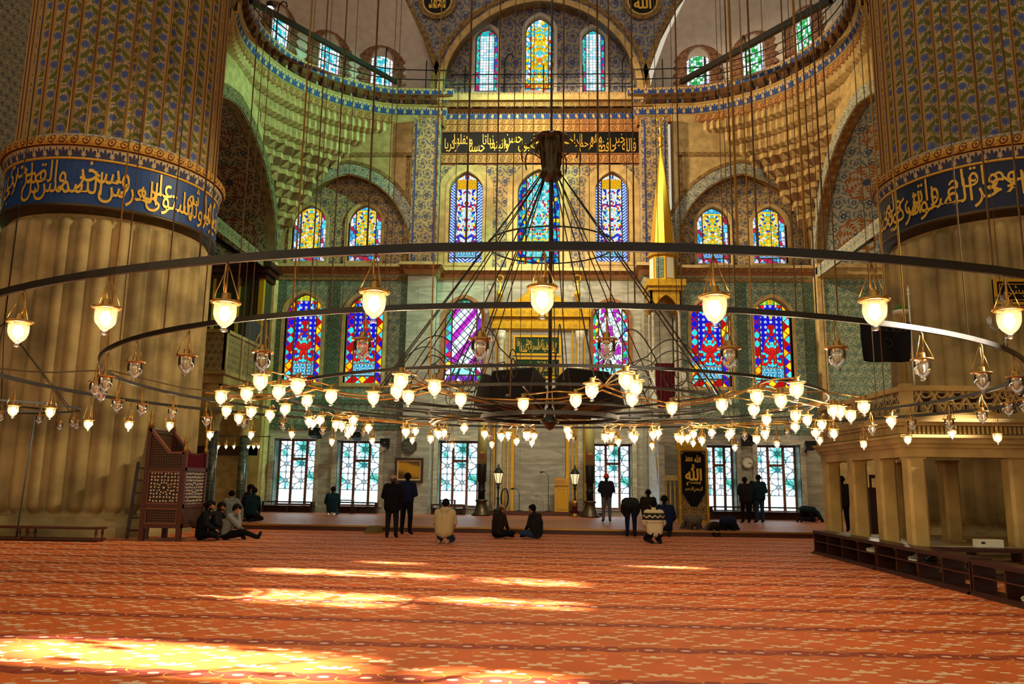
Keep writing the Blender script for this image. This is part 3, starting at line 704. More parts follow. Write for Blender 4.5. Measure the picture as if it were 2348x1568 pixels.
# ------------------------------------------------------------------ exedrae
LEDGE = []
for sx in (-1, 1):
    nm = 'left' if sx < 0 else 'right'; cx, cy = 5.85*sx, 29.6; col = 'green-lit' if sx < 0 else 'warm-lit'
    mir = (lambda p: p) if sx < 0 else (lambda p: [(-a, b) for a, b in reversed(p)])
    # blind arch on the back plane
    A = arch(-9.33, 6.1, 11.5, 15.95, rise=3.6, n=14, pointed=.12)
    tymp = MB(); wins = [(px_arch(a, b, c, d, EY+.45, pointed=.2), m, l) for m, a, b, c, d, l in UP['l' if sx < 0 else 'r']]
    R = arch(-9.33, 6.4, 11.3, 16.2, rise=3.6, n=14, pointed=.12); R = mir(R)
    tymp.plate(R, [a for a, _, _ in wins], back(EY+.45), 0, .3, 0, 1)
    struct('wall_tympanum_'+nm, tymp, [M['floral_exedra'], M['cream_frame']], 'painted wall under the %s blind arch holding two yellow stained-glass windows' % col, 'wall')
    for a, m, l in wins: stained(a, EY+.45, .25, m, l, 'cream_frame')
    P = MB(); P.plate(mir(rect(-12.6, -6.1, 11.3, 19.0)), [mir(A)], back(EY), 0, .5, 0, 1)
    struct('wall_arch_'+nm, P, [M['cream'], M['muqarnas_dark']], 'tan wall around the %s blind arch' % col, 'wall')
    t = MB(); ring = lambda k, d: ring_mb(t, mir(inset(A, -k)), mir(inset(A, -d)), back(EY), -.05, 0, int(k > .6))
    ring(.55, .06); ring(.74, .58)
    t.box(*((-6.55, -6.33) if sx < 0 else (6.33, 6.55)), EY-.015, EY, 11.6, 16.9, 1)
    t.box(*((-11.2, -6.3) if sx < 0 else (6.3, 11.2)), EY-.015, EY, 16.85, 17.08, 1)
    struct('trim_arch_band_'+nm, t, [M['floral_pale'], M['floral_border']], 'painted scroll border following the %s blind arch' % col, 'trim')
    # side arch plane X=+-12.4, its soffit and the wall beneath
    SA = [(y, z) for y, z in arch(29.9, 10.9, 11.4, 16.5, rise=5.0, n=20, pointed=.12)]
    fs = lambda a, b, d=0.: (sx*(12.4+d), a, b)
    P = MB(); P.plate([(23.5, 11.3), (36.2, 11.3), (36.2, 19.0), (23.5, 19.0)], [SA], fs, 0, .5)
    struct('wall_side_'+nm, P, M['cream'], 'plastered wall over the painted side arch, %s' % col, 'wall')
    t = MB(); ring_mb(t, inset(SA, -.55), inset(SA, -.02), fs, -.05, 0); struct('trim_side_arch_'+nm, t, M['floral_pale' if sx > 0 else 'floral_side'], 'painted border edging the side arch, %s' % col, 'trim')
    arcp = SA[2:]; s = MB(); ln = [0]
    for i in range(1, len(arcp)): ln.append(ln[-1]+hypot(arcp[i][0]-arcp[i-1][0], arcp[i][1]-arcp[i-1][1]))
    nw = 6
    for i in range(len(arcp)-1):
        for k in range(nw):
            x0, x1 = 12.4+3.6*k/nw, 12.4+3.6*(k+1)/nw; u0, u1 = k/nw*2-1, (k+1)/nw*2-1
            s.poly([(sx*x0, *arcp[i]), (sx*x1, *arcp[i]), (sx*x1, *arcp[i+1]), (sx*x0, *arcp[i+1])], [(u0, ln[i]), (u1, ln[i]), (u1, ln[i+1]), (u0, ln[i+1])])
    s.poly([(sx*12.4, 35.35, 11.4), (sx*16, 35.35, 11.4), (sx*16, 35.35, 11.55), (sx*12.4, 35.35, 11.55)])
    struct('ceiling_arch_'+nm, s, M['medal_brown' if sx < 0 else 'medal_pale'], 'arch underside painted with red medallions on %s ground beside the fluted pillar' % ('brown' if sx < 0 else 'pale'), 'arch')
    w = MB(); w.box(sx*12.4, sx*17, 35.35, 36.6, -.02, 11.45, 0); w.box(sx*12.35, sx*17, 35.2, 35.4, 11.0, 11.3, 1); w.box(sx*12.3, sx*17, 35.1, 35.4, 11.3, 11.48, 1)
    if sx > 0:
        w.box(12.6, 17, 35.3, 35.36, 4.6, 10.8, 2)
    w.box(sx*12.32, sx*12.62, 35.25, 36, 0, 11, 1)
    struct('wall_aisle_'+nm, w, [M['cream'], M['cream_frame'], M['tile_green']], 'aisle back wall beyond the %s exedra beside the pillar' % nm, 'wall')
    # muqarnas
    mq = MB(); z = 18.62; row = 0
    def Rz(z): return 6.38+(9.1-6.38)*((18.62-z)/6.2)**.95
    def wallR(ph): return min(6.55/max(1e-4, abs(cos(ph))), 6.2/max(1e-4, abs(sin(ph))))
    while z > 12.6:
        h = .6 if row < 3 else .58; r0 = Rz(z); r1 = Rz(z-h); wd = .3 if row < 3 else .46
        dphi = wd/r0; n = int(2.35/dphi)
        for k in range(n):
            ph = PI/2-.08+(k+(row % 2)*.5)*dphi
            rw = min(wallR(ph-dphi/2), wallR(ph+dphi/2), wallR(ph))
            if r0 > rw-.02: continue
            deep = .12 if row < 3 else .30
            if row >= 3 and random.random() < .12: deep = .42
            def pt(r, p, zz): return (cx+sx*-r*cos(p)*-1 if False else cx+(r*cos(p) if sx < 0 else -r*cos(p)), cy+r*sin(p), zz)
            ra = min(r0+.06, rw); rt = r0-deep*.35; rb = min(r1+.1, rw+.1)
            a0, a1 = ph-dphi/2, ph+dphi/2
            TL, TM, TR = pt(ra, a0, z), pt(rt, ph, z), pt(ra, a1, z)
            hh = h*(.72 if row < 3 else .42)
            ML, MM, MR = pt(ra, a0, z-hh), pt(rt, ph, z-hh), pt(ra, a1, z-hh)
            BL, BM, BR = pt(rb, a0, z-h), pt(min(rb, r1+deep*.25), ph, z-h), pt(rb, a1, z-h)
            mq.poly([TL, TM, MM, ML], mi=0); mq.poly([TM, TR, MR, MM], mi=0)
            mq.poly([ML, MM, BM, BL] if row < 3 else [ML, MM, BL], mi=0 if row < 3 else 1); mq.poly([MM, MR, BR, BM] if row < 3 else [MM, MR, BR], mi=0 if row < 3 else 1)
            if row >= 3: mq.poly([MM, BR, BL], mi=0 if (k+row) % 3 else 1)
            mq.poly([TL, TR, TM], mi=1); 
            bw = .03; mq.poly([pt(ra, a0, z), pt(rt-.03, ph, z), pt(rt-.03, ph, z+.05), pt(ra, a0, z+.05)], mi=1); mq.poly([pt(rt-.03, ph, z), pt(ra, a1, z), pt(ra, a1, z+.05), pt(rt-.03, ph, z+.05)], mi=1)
        z -= h; row += 1
    # plain shell behind the niches
    def shell(u, v):
        ph = PI/2-.1+u*2.5; zz = 18.8-v*6.6; r = min(Rz(min(zz, 18.62))+.14, wallR(ph)+.05)
        return (cx+(r*cos(ph) if sx < 0 else -r*cos(ph)), cy+r*sin(ph), zz)
    for i in range(60):
        for k in range(30):
            ph = PI/2-.1+(i+.5)/60*2.5; zz = 18.8-(k+.5)/30*6.6
            if Rz(min(zz, 18.62))+.1 < wallR(ph): mq.poly([shell((i+a)/60, (k+b)/30) for a, b in ((0, 0), (1, 0), (1, 1), (0, 1))])
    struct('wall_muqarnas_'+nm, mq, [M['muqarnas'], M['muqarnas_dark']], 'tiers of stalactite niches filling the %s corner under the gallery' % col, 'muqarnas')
    # half dome with windows
    d = MB()
    LCZ = [(20.0, -5.05), (21.4, -5.35), (23.2, -6.0), (24.9, -6.9), (26.6, -8.2), (27.2, -8.6)]
    def dome(u, v):
        zz = 20.1+v*7.; r = 6.75*sqrt(max(.02, 1-(v*7./9.)**2))
        xb = next((a[1]+(b[1]-a[1])*(zz-a[0])/(b[0]-a[0]) for a, b in zip(LCZ, LCZ[1:]) if zz <= b[0]), -8.6)
        p0 = acos(max(-.99, min(.99, (xb+5.85)/r))); ph = p0+u*(3.9-p0)
        return (cx+(r*cos(ph) if sx < 0 else -r*cos(ph)), cy+r*sin(ph), zz)
    d.grid(dome, 48, 18); struct('ceiling_half_dome_'+nm, d, M['plaster'], 'pale plaster half dome over the %s gallery' % col, 'ceiling')
    pts = ((647, 112), (752, 172), (877, 190)) if sx < 0 else ((1600, 190), (1727, 172), (1843, 122))
    for k, p in enumerate(pts):
        q = atZ(*p, 20.45); ph = atan2(q.y-cy, (q.x-cx)); ph0 = ph
        ex = Vector((-sin(ph), cos(ph), 0)); er = Vector((cos(ph), sin(ph), 0)); base = Vector((cx, cy, 0))+er*6.66
        if sx < 0 or True: ex = -ex
        lean = .05
        fnw = lambda a, b, dd=0., base=base, ex=ex, er=er: tuple(base+ex*a+er*(dd-max(0, (b-20.5))*lean-.02)+Vector((0, 0, b)))
        ol = arch(0, 1.1, 20.45, 22.5, rise=.6, pointed=.0)
        lab = '%s stained-glass window in the %s half dome' % (('leftmost', 'middle', 'rightmost')[k], 'left' if sx < 0 else 'right')
        win = stained(ol, 0, .02, 'sg_dome' if sx < 0 else 'sg_dome_green', lab, 'plaster', fnw)
        t = MB(); inn = inset(ol, -.02); out = []
        N = len(ol); o1 = inset(ol, -.42)
        fine_o = []; fine_i = []
        for i in range(N):
            a, b2 = o1[i], o1[(i+1) % N]; c, e = inn[i], inn[(i+1) % N]; L = hypot(b2[0]-a[0], b2[1]-a[1]); m_ = max(1, int(L/.16))
            if i == 0: m_ = 1
            for j in range(m_):
                s_ = j/m_; fine_o.append((a[0]+(b2[0]-a[0])*s_, a[1]+(b2[1]-a[1])*s_)); fine_i.append((c[0]+(e[0]-c[0])*s_, c[1]+(e[1]-c[1])*s_))
        cxm = sum(p_[0] for p_ in fine_o)/len(fine_o); czm = 21.4
        spk = [(x, zz) if i % 2 else (x+(x-cxm)*.24, max(20.4, zz+(zz-czm)*.13)) for i, (x, zz) in enumerate(fine_o)]
        ring_mb(t, spk, fine_i, fnw, -.06, .03)
        org = Vector(fnw(0, 20.45, 0)); t.v = [v-org for v in t.v]
        t.obj('jagged_border', M['floral_dome'], win)
    pil = [(cx+6.4*(cos(radians(a)))*(1 if sx < 0 else -1), cy+6.4*sin(radians(a))) for a in range(222, 96, -6)]
    LEDGE.append(pil)
path = LEDGE[0]+[(-5.25, 35.97), (-4.85, 35.97), (-4.85, BY), (4.5, BY), (4.5, 35.97), (5.25, 35.97)]+LEDGE[1][::-1]
_, P, nor, L = moulding(path, [(0, 18.55, 0), (.06, 18.62, 0), (.04, 18.95, 1), (.1, 19.0, 2), (.2, 19.4, 1), (.26, 19.47, 3), (.22, 19.85, 1), (.48, 19.88, 2), (.5, 20.2, 1), (-.6, 20.22, 1)],
   [M['scroll_terra'], M['cream'], M['frieze_blue'], M['frieze_dark']], 'trim_2', 'gallery cornice with blue palmettes sweeping round both half domes')
# brown corbels under the gallery
cb = MB(); step = .62; dist = .4
while dist < L[-1]-.2:
    i = max(j for j in range(len(L)) if L[j] <= dist); i = min(i, len(P)-2); t_ = (dist-L[i])/max(1e-6, L[i+1]-L[i])
    d = (P[i+1]-P[i]).normalized(); nn = Vector((d.y, -d.x, 0)); c = P[i].lerp(P[i+1], t_)
    if L[i+1]-L[i] > .25:
        q = []
        for o, z0 in ((.2, 19.48), (.34, 19.5), (.46, 19.62), (.47, 19.86), (.2, 19.86)): q.append((o, z0))
        A = [cb.vert(c+nn*o+d*.15+Vector((0, 0, z0))) for o, z0 in q]; B = [cb.vert(c+nn*o-d*.15+Vector((0, 0, z0))) for o, z0 in q]
        cb.face(A); cb.face(B[::-1])
        for k in range(5): cb.face((A[k], B[k], B[(k+1) % 5], A[(k+1) % 5]))
    dist += step
struct('trim_corbels', cb, M['corbel'], 'row of brown stone corbels under the gallery edge', 'corbels')
# gallery railing
rl = thing('gallery_railing', 'thin black iron railing with hooked posts running along the gallery edge', 'railing', (0, BY, 20.2))
off = Vector((0, -BY, -20.2)); inn = [P[i]+nor[i]*.30 for i in range(len(P))]
for z in (.55, 1.05):
    r = MB(); r.tube([p+off+Vector((0, 0, 20.2+z)) for p in inn], .028, 5); r.obj('rail', M['iron'], rl)
dist = .5; k = 0
while dist < L[-1]:
    i = max(j for j in range(len(L)-1) if L[j] <= dist); c = inn[i].lerp(inn[i+1], (dist-L[i])/max(1e-6, L[i+1]-L[i]))+off+Vector((0, 0, 20.2))
    r = MB(); top = [c, c+Vector((0, 0, 1.55))]
    if k % 3 == 0:
        n = nor[i]; top += [c+Vector((0, 0, 1.85))+n*.05, c+Vector((0, 0, 2.0))+n*.22, c+Vector((0, 0, 1.9))+n*.4, c+Vector((0, 0, 1.7))+n*.44]
    r.tube(top, .032, 5); r.obj('post', M['iron'], rl); dist += 2.05; k += 1
# upper tympanum, spandrels, roundels
tops = [('sg_top', 1089, 1140, 60, 211, 'turquoise lattice stained-glass window at the left under the top arch'), ('sg_top_mid', 1204, 1270, 36, 208, 'tall yellow and blue stained-glass window in the middle under the top arch'), ('sg_top', 1335, 1388, 62, 211, 'turquoise lattice stained-glass window at the right under the top arch')]
arcs = [(px_arch(a, b, c, d, BY, pointed=.3), m, l) for m, a, b, c, d, l in tops]
w = MB(); w.plate(arch(-.2, 10.2, 20.0, 25.3, rise=5.1, n=20, pointed=.05), [a for a, _, _ in arcs], back(BY), 0, .35, 0, 1)
struct('wall_top_back', w, [M['floral_vault'], M['cream_frame']], 'grey wall with dark blue flowers around three windows under the top arch', 'wall')
for a, m, l in arcs:
    stained(a, BY, .3, m, l, 'plaster')
A = arch(-.2, 9.4, 20.0, 24.95, rise=4.75, n=20, pointed=.05)
lc = [(-5.05, 20.0), (-5.35, 21.4), (-6.0, 23.2), (-6.9, 24.9), (-8.2, 26.6), (-8.6, 27.2)]; rc = [(4.75, 20.0), (5.1, 21.4), (5.75, 23.2), (6.6, 24.9), (7.8, 26.6), (8.2, 27.2)]
sp = MB(); sp.plate(lc[::-1][:0]+[lc[0]]+[rc[0]]+rc[1:]+lc[::-1][:-1], [], back(35.75), .0, .01) if False else None
poly = [A[0]]+[lc[0]] if False else None
half = len(A)
arcL = A[2:]
left_ap = [(x, z) for x, z in arcL if x <= -.2+1e-6]; right_ap = [(x, z) for x, z in arcL if x >= -.2-1e-6]
polyL = [lc[0], (-4.9, 20.0)]+left_ap[::-1]+[(-.2, 27.2)]+lc[::-1][:-1]
polyR = [(4.5, 20.0), rc[0]]+rc[1:]+[(-.2, 27.2)]+right_ap[::-1]
for pl in (polyL, polyR): sp.prism(pl, back(35.75), 0, .6)
struct('wall_spandrels', sp, M['floral_vault'], 'blue and brown painted spandrels on both sides of the top arch', 'wall')
t = MB(); ring_mb(t, inset(A, -.28), A, back(35.75), -.06, .6, 0); ring_mb(t, inset(A, -.62), inset(A, -.4), back(35.75), -.05, 0, 1)
for c in (lc, rc):
    for i in range(len(c)-1):
        s_ = .28 if c is lc else -.28
        t.poly([(c[i][0], 35.7, c[i][1]), (c[i][0]+s_, 35.7, c[i][1]), (c[i+1][0]+s_, 35.7, c[i+1][1]), (c[i+1][0], 35.7, c[i+1][1])], mi=1)
        t.poly([(c[i][0], 35.7, c[i][1]), (c[i][0], 36.4, c[i][1]), (c[i+1][0], 36.4, c[i+1][1]), (c[i+1][0], 35.7, c[i+1][1])], mi=1)
struct('trim_top_arch', t, [M['cream_frame'], M['floral_border']], 'cream and brown bands edging the top arch', 'trim')
for (px, w_, lab) in ((1003, 'محمد', 'round black medallion with gold lettering at the left of the top arch'), (1473, 'الله', 'round black medallion with gold lettering at the right of the top arch')):
    c = atY(px, 4, 35.66)
    rt = thing('roundel', lab, 'medallion', (c.x, 35.66, c.z))
    for k, (ro, ri, mm) in enumerate(((.95, .74, 'floral_border'), (.74, .66, 'cream_frame'))):
        q = MB(); O = [(ro*cos(2*PI*i/40), ro*sin(2*PI*i/40)) for i in range(40)]; I = [(ri*cos(2*PI*i/40), ri*sin(2*PI*i/40)) for i in range(40)]
        ring_mb(q, O, I, lambda a, b, d: (a, d, b), -.05-.02*k, -.01); q.obj('rim', M[mm], rt)
    q = MB(); q.prism([(.67*cos(2*PI*i/40), .67*sin(2*PI*i/40)) for i in range(40)], lambda a, b, d: (a, d, b), -.03, -.01); q.obj('field', M['band_black'], rt)
    q = MB(); glyph(q, w_, 0, 0, .85, .8, lambda a, b: (a, -.045, b)); q.obj('lettering', M['gold_text'], rt)
# iron tie beams across the exedrae
def tie(name, a, b, th, lab, m='iron'):
    o = MB(); a, b = Vector(a), Vector(b); c = (a+b)/2; o.tube([a-c, b-c], 0, sq=(th, th*1.2)); t = o.obj(name, M[m]); t.location = c
    tag(t, lab, 'tie beam')
p0, p1 = atY(908, 188, 35.6), atY(575, 2, 26.5); tie('iron_tie_beam', p0, p1, .16, 'straight black iron beam slanting across the left gallery windows')
p0, p1 = atY(1562, 188, 35.6), atY(1905, 0, 26.5); tie('iron_tie_beam', p0, p1, .2, 'straight black iron beam slanting across the right gallery windows')
p0, p1 = atX(485, 540, -12.9), atX(575, 604, -12.9); tie('iron_tie_beam', p0, p1, .14, 'short black iron beam beside the left pillar under the brown painted arch')
p0, p1 = atX(2000, 546, 12.7), atX(1900, 613, 12.7); tie('iron_tie_beam', p0, p1, .14, 'short black iron beam beside the right pillar under the pale painted arch')
# ------------------------------------------------------------------ pillars
def pillar(sx):
    nm = 'left' if sx < 0 else 'right'
    root = thing('pillar_'+nm, ('huge round fluted stone pillar at left, brightly lit, blue lettered band' if sx < 0 else 'huge round fluted stone pillar at right, in brown shade, dark blue lettered band'), 'pillar', (13.44*sx, 23.5, 0), kind='structure')
    N = 36; C = 10; rows = [.55, .56, .6, .65, .72, .8, .9]+[.9+(8.3-.9)*i/8 for i in range(1, 8)]+[8.3, 8.42, 8.55, 8.66, 8.73, 8.78, 8.8]
    mb = MB(); z0, z1 = .62, 8.74; hw = .235
    def rr(i, z):
        t = (i % C)/C; x = (t-.5)*.506
        e = min(z-z0, z1-z)
        h = 0 if e <= 0 else hw if e >= hw else sqrt(hw*hw-(hw-e)**2)
        if h <= 0: return 2.77
        q = max(0, h*h-x*x); r = 2.61+.35*sqrt(q)/hw
        if abs(x) > h: r = 2.79 if .5-abs(t-.5) < .06 else 2.70
        return r
    ids = [[mb.vert((rr(i, z)*cos(2*PI*i/(N*C)), rr(i, z)*sin(2*PI*i/(N*C)), z)) for i in range(N*C)] for z in rows]
    for j in range(len(rows)-1):
        for i in range(N*C):
            k = (i+1) % (N*C); u0 = 2*PI*2.8*i/(N*C); u1 = 2*PI*2.8*(i+1)/(N*C)
            mb.face((ids[j][i], ids[j][k], ids[j+1][k], ids[j+1][i]), [(u0, rows[j]), (u1, rows[j]), (u1, rows[j+1]), (u0, rows[j+1])], 0, True)
    mb.obj('fluted_shaft', M['pillar_stone'], root)
    b = MB(); b.lathe([(2.98, 0), (2.98, .28), (2.92, .32), (2.86, .42), (2.8, .5), (2.78, .56), (2.7, .56)], 72, cap=False); b.obj('plinth', M['pillar_stone'], root)
    b = MB(); b.lathe([(2.74, 8.78), (2.86, 8.84), (3.0, 8.9), (3.05, 8.95), (3.05, 9.02), (2.98, 9.04)], 72, cap=False); b.obj('lower_rim', M['bronze'], root)
    def band(nm_, z0, z1, r0, r1, mat, lab=None):
        q = MB(); n = 96
        for i in range(n):
            a, c = 2*PI*i/n, 2*PI*(i+1)/n
            q.poly([(r0*cos(a), r0*sin(a), z0), (r0*cos(c), r0*sin(c), z0), (r1*cos(c), r1*sin(c), z1), (r1*cos(a), r1*sin(a), z1)], [(a*3, 0), (c*3, 0), (c*3, 1), (a*3, 1)], 0, True)
        return q.obj(nm_, M[mat], root)
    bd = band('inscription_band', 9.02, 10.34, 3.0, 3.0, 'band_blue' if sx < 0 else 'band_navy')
    band('palmette_frieze', 10.34, 10.68, 3.01, 3.1, 'frieze_dark')
    q = MB(); q.lathe([(3.0, 10.3), (3.04, 10.31), (3.04, 10.36), (3.0, 10.37)], 96, cap=False); q.obj('gold_fillet', M['gold_text'], root)
    q = MB(); pr = [(3.1, 10.66), (3.16, 10.68), (3.2, 10.76), (3.2, 10.86), (3.14, 10.95), (3.05, 11.0)]
    n = 96
    for (r0, a0), (r1, a1) in zip(pr, pr[1:]):
        for i in range(n):
            a, c = 2*PI*i/n, 2*PI*(i+1)/n; v0, v1 = (a0-10.66)/.34, (a1-10.66)/.34
            q.poly([(r0*cos(a), r0*sin(a), a0), (r0*cos(c), r0*sin(c), a0), (r1*cos(c), r1*sin(c), a1), (r1*cos(a), r1*sin(a), a1)], [(a*3, v0), (c*3, v0), (c*3, v1), (a*3, v1)], 0, True)
    q.obj('torus', M['scroll_gold'], root)
    band('upper_edge', 11.0, 11.14, 3.05, 2.86, 'scroll_edge')
    # painted upper shaft
    mb = MB(); C = 12; prof = []
    for i in range(C):
        t = i/C; e = min(t, 1-t)
        prof.append(2.78+(.10*sqrt(max(0, 1-(e/.06)**2)) if e < .06 else -.10*sin(PI*t)))
    tv = [(k+i/C) for k in range(N) for i in range(C)]
    for z0, z1 in ((11.1, 14.5), (14.5, 18.8)):
        for k in range(N):
            for i in range(C):
                j = (i+1) % C; a, c = 2*PI*(k+i/C)/N, 2*PI*(k+(i+1)/C)/N; r0, r1 = prof[i], prof[j]
                mb.poly([(r0*cos(a), r0*sin(a), z0), (r1*cos(c), r1*sin(c), z0), (r1*cos(c), r1*sin(c), z1), (r0*cos(a), r0*sin(a), z1)], [(i/C, z0+k*.17), ((i+1)/C, z0+k*.17), ((i+1)/C, z1+k*.17), (i/C, z1+k*.17)])
    mb.obj('painted_shaft', M['pillar_paint'], root)
    # lettering round the band (the front half only)
    t = MB(); A0 = atan2(-23.5, -13.44*sx); R = 3.03
    if sx < 0: words = 'بغير عمد ترونها ثم استوى على العرش وسخر الشمس والقمر كل يجري لاجل'.split(); a_l, a_r = A0-1.35, A0+1.35
    else: words = 'انما يعمر مساجد الله من امن بالله واليوم الاخر واقام الصلوة واتى الزكوة ولم يخش'.split(); a_l, a_r = A0-1.4, A0+1.75
    calli(t, words, a_l*R, a_r*R, 9.1, 10.27, lambda x, z: (R*cos(x/R), R*sin(x/R), z), 0, off=.004, over=.5)
    t.obj('lettering', M['gold_text'], bd)
pillar(-1); pillar(1)
# side walls seen past the pillars, the sunlit side wall with its windows (out of frame on the right)
w = MB(); w.box(-24.3, -24, -12, 36, -.02, 26)
struct('wall_left', w, M['floral_side'], 'dark painted side wall glimpsed past the left pillar', 'wall')
SA_, SE_ = radians(11.5), radians(26.); SUN = Vector((-cos(SA_)*cos(SE_), sin(SA_)*cos(SE_), -sin(SE_)))
holes = []
def sunhole(x0, x1, y0, y1, z=0., z1=None, X=24.):
    """window in the side wall whose daylight lands on floor x0..x1, y0..y1"""
    def bp(x, y, zz): k = (X-x)/SUN.x; return (y+SUN.y*k, zz+SUN.z*k)
    a = bp(x1, (y0+y1)/2, z); b = bp(x0, (y0+y1)/2, z if z1 is None else z1); w_ = y1-y0
    lo, hi = (a[1], b[1]) if z1 is None else (bp((x0+x1)/2, 0, z)[1], bp((x0+x1)/2, 0, z1)[1])
    yc = (a[0]+b[0])/2
    holes.append(arch(yc, w_, lo, hi, rise=min(w_*.5, (hi-lo)*.5), n=5, pointed=.1))
for q in ((-5.3, -1.7, 14.0, 14.75), (-1.3, .5, 13.2, 14.0), (-5.1, -2.0, 10.85, 12.0), (-1.7, .4, 10.9, 11.6), (-5.6, -1.7, 7.0, 8.1), (-1.2, .1, 6.6, 7.3), (-3.8, -2.5, 16.1, 16.5)): sunhole(*q)
sunhole(7.2, 7.3, 15.2, 15.75, 2.1, 2.95)
for q in holes: pass
w = MB(); w.plate([(-16, -.1), (44, -.1), (44, 60), (-16, 60)], holes, lambda a, b, d=0.: (24+d, a, b), 0, .35)
struct('wall_right', w, M['cream'], 'side wall with small arched windows beyond the right edge', 'wall')
# ------------------------------------------------------------------ hanging glass lamps
def lamp_meshes(cl, lit, chains=True):
    """an oil-lamp shaped glass on a cord: (name, mesh) parts, origin at the hook"""
    P = []
    k = random.uniform(-.012, .012)
    m = MB(); m.tube([(0, 0, 0), (.012, k, -.02), (.016, k, -cl*.5), (.006, 0, -cl+.03)], .0062, 5); P.append(('cord', m.mesh('cord', M['brass'])))
    m = MB(); m.lathe([(.012, -cl+.05), (.024, -cl+.046), (.026, -cl+.004), (.03, -cl-.012), (.024, -cl-.03)], 14, cap=False); m.lathe([(.060, -cl+.003), (.076, -cl+.003), (.081, -cl-.003), (.077, -cl-.010), (.060, -cl-.010), (.058, -cl-.003), (.060, -cl+.003)], 16, cap=False); P.append(('cap', m.mesh('cap', M['brass'])))
    if cl > .08:
        m = MB()
        for a in (.4, 2.5, 4.6): m.tube([(0, 0, -.015), (.078*cos(a), .078*sin(a), -cl)], .0032, 4)
        P.append(('chains', m.mesh('chains', M['brass'])))
    m = MB(); z = -cl-.01
    m.lathe([(.058, z), (.061, z-.03), (.06, z-.06), (.053, z-.085), (.038, z-.108), (.02, z-.124), (.013, z-.13), (.017, z-.137), (.022, z-.145), (.015, z-.153), (0, z-.157)], 16, cap=False); P.append(('glass_jar', m.mesh('glass_jar', M['lamp_glass'])))
    m = MB(); s_ = 1. if lit else .62; m.lathe([(.0, -cl-.005), (.014*s_, -cl-.01), (.016*s_, -cl-.03), (.026*s_, -cl-.052), (.031*s_, -cl-.07), (.025*s_, -cl-.088), (.010*s_, -cl-.105), (0, -cl-.115)], 12, cap=False); P.append(('bulb', m.mesh('bulb', M['bulb_lit' if lit else 'bulb_off'])))
    return P
_LM = {}
def lamp(pos, cl, lit, label, group=None, rz=0., sc=1.):
    key = (round(cl, 2), lit)
    if key not in _LM: _LM[key] = lamp_meshes(cl, lit)
    t = thing('glass_lamp', label, 'lamp', pos, rz, group)
    t.scale = (sc,)*3
    for n, me in _LM[key]:
        o = bpy.data.objects.new(n, me); COL.objects.link(o); o.parent = t
    return t
# ------------------------------------------------------------------ great chandelier
CX, CY, CZR = .11, 10.58, 2.79
RA, RB = 6.71, 5.36
ch = thing('chandelier', 'vast round iron chandelier of wide rings hung low on many wires', 'chandelier', (CX, CY, CZR))
def circ(r, z=0, n=160, a0=0): return [(r*sin(a0+2*PI*i/n), -r*cos(a0+2*PI*i/n), z) for i in range(n)]
for nm, r, z, w, h in (('outer_ring', RA, 0, .022, .046), ('middle_ring', RB, 0, .022, .04), ('inner_ring', 3.45, -.13, .02, .03), ('core_ring', 2.32, -.16, .025, .03), ('hub_ring', .9, -.33, .03, .05)):
    m = MB(); m.tube(circ(r, z), 0, closed=True, sq=(w, h)); m.obj(nm, M['ring_iron'], ch)
for k in range(24):
    a = 2*PI*(k+.5)/24; m = MB(); d = Vector((sin(a), -cos(a), 0)); m.tube([d*.2+Vector((0, 0, -.31)), d*2.34+Vector((0, 0, -.28+.1*(k % 2)))], 0, sq=(.016, .018)); m.obj('spoke', M['ring_iron'], ch)
for r_, z_ in ((1.6, -.29),): m = MB(); m.tube(circ(r_, z_), 0, closed=True, sq=(.016, .02)); m.obj('web_ring', M['ring_iron'], ch)
m = MB(); m.lathe([(.026, -.4), (.026, 3.1), (.018, 3.2), (.014, 11.5)], 10); m.obj('stem', M['ring_iron'], ch)
m = MB(); m.lathe([(0, -.5), (.05, -.47), (.07, -.43), (.12, -.4), (.12, -.37), (.06, -.34), (.045, -.2)], 16); m.obj('hub', M['ring_iron'], ch)
# crown of iron leaves
m = MB(); m.lathe([(.09, 2.98), (.15, 3.02), (.15, 3.1), (.11, 3.16), (.13, 3.3), (.16, 3.45), (.17, 3.56), (.05, 3.6)], 20); m.obj('crown_vase', M['bronze'], ch)
for k in range(10):
    a = 2*PI*k/10; m = MB()
    def leaf(u, v, a=a):
        r = .12+.07*v+.62*max(0, v-.55)**1.5; z = 3.13+.5*sin(min(v, .78)*PI*.64)-.6*max(0, v-.74)**1.25
        w = .085*sin(PI*min(1, v*.85+.15))**.7; return ((r)*sin(a)+(u-.5)*2*w*cos(a), -r*cos(a)+(u-.5)*2*w*sin(a), z)
    m.grid(leaf, 3, 10); m.obj('crown_leaf', M['bronze'], ch)
for k in range(8):
    a = 2*PI*(k+.3)/8; pts = []
    for i in range(13):
        t = i/12; r = .13+.3*sin(t*PI*.62); z = 3.32+.16*sin(t*PI*.9)-.32*max(0, t-.55); pts.append((r*sin(a), -r*cos(a), z))
    m = MB(); m.tube(pts, .011, 5); m.obj('crown_curl', M['bronze'], ch)
m = MB(); m.tube(circ(.87, 2.03, 64), .011, 6, closed=True); m.obj('hoop', M['ring_iron'], ch)
for k in range(9):
    for e in (-.05, .05):
        a = 2*PI*(k+.35)/9+e; d = Vector((sin(a), -cos(a), 0)); a2 = 2*PI*(k+.35)/9; d2 = Vector((sin(a2), -cos(a2), 0))
        m = MB(); m.tube([d2*.11+Vector((0, 0, 3.12)), d*.86+Vector((0, 0, 2.03)), d*2.34+Vector((0, 0, -.14))], .0085, 5); m.obj('stay_rod', M['ring_iron'], ch)
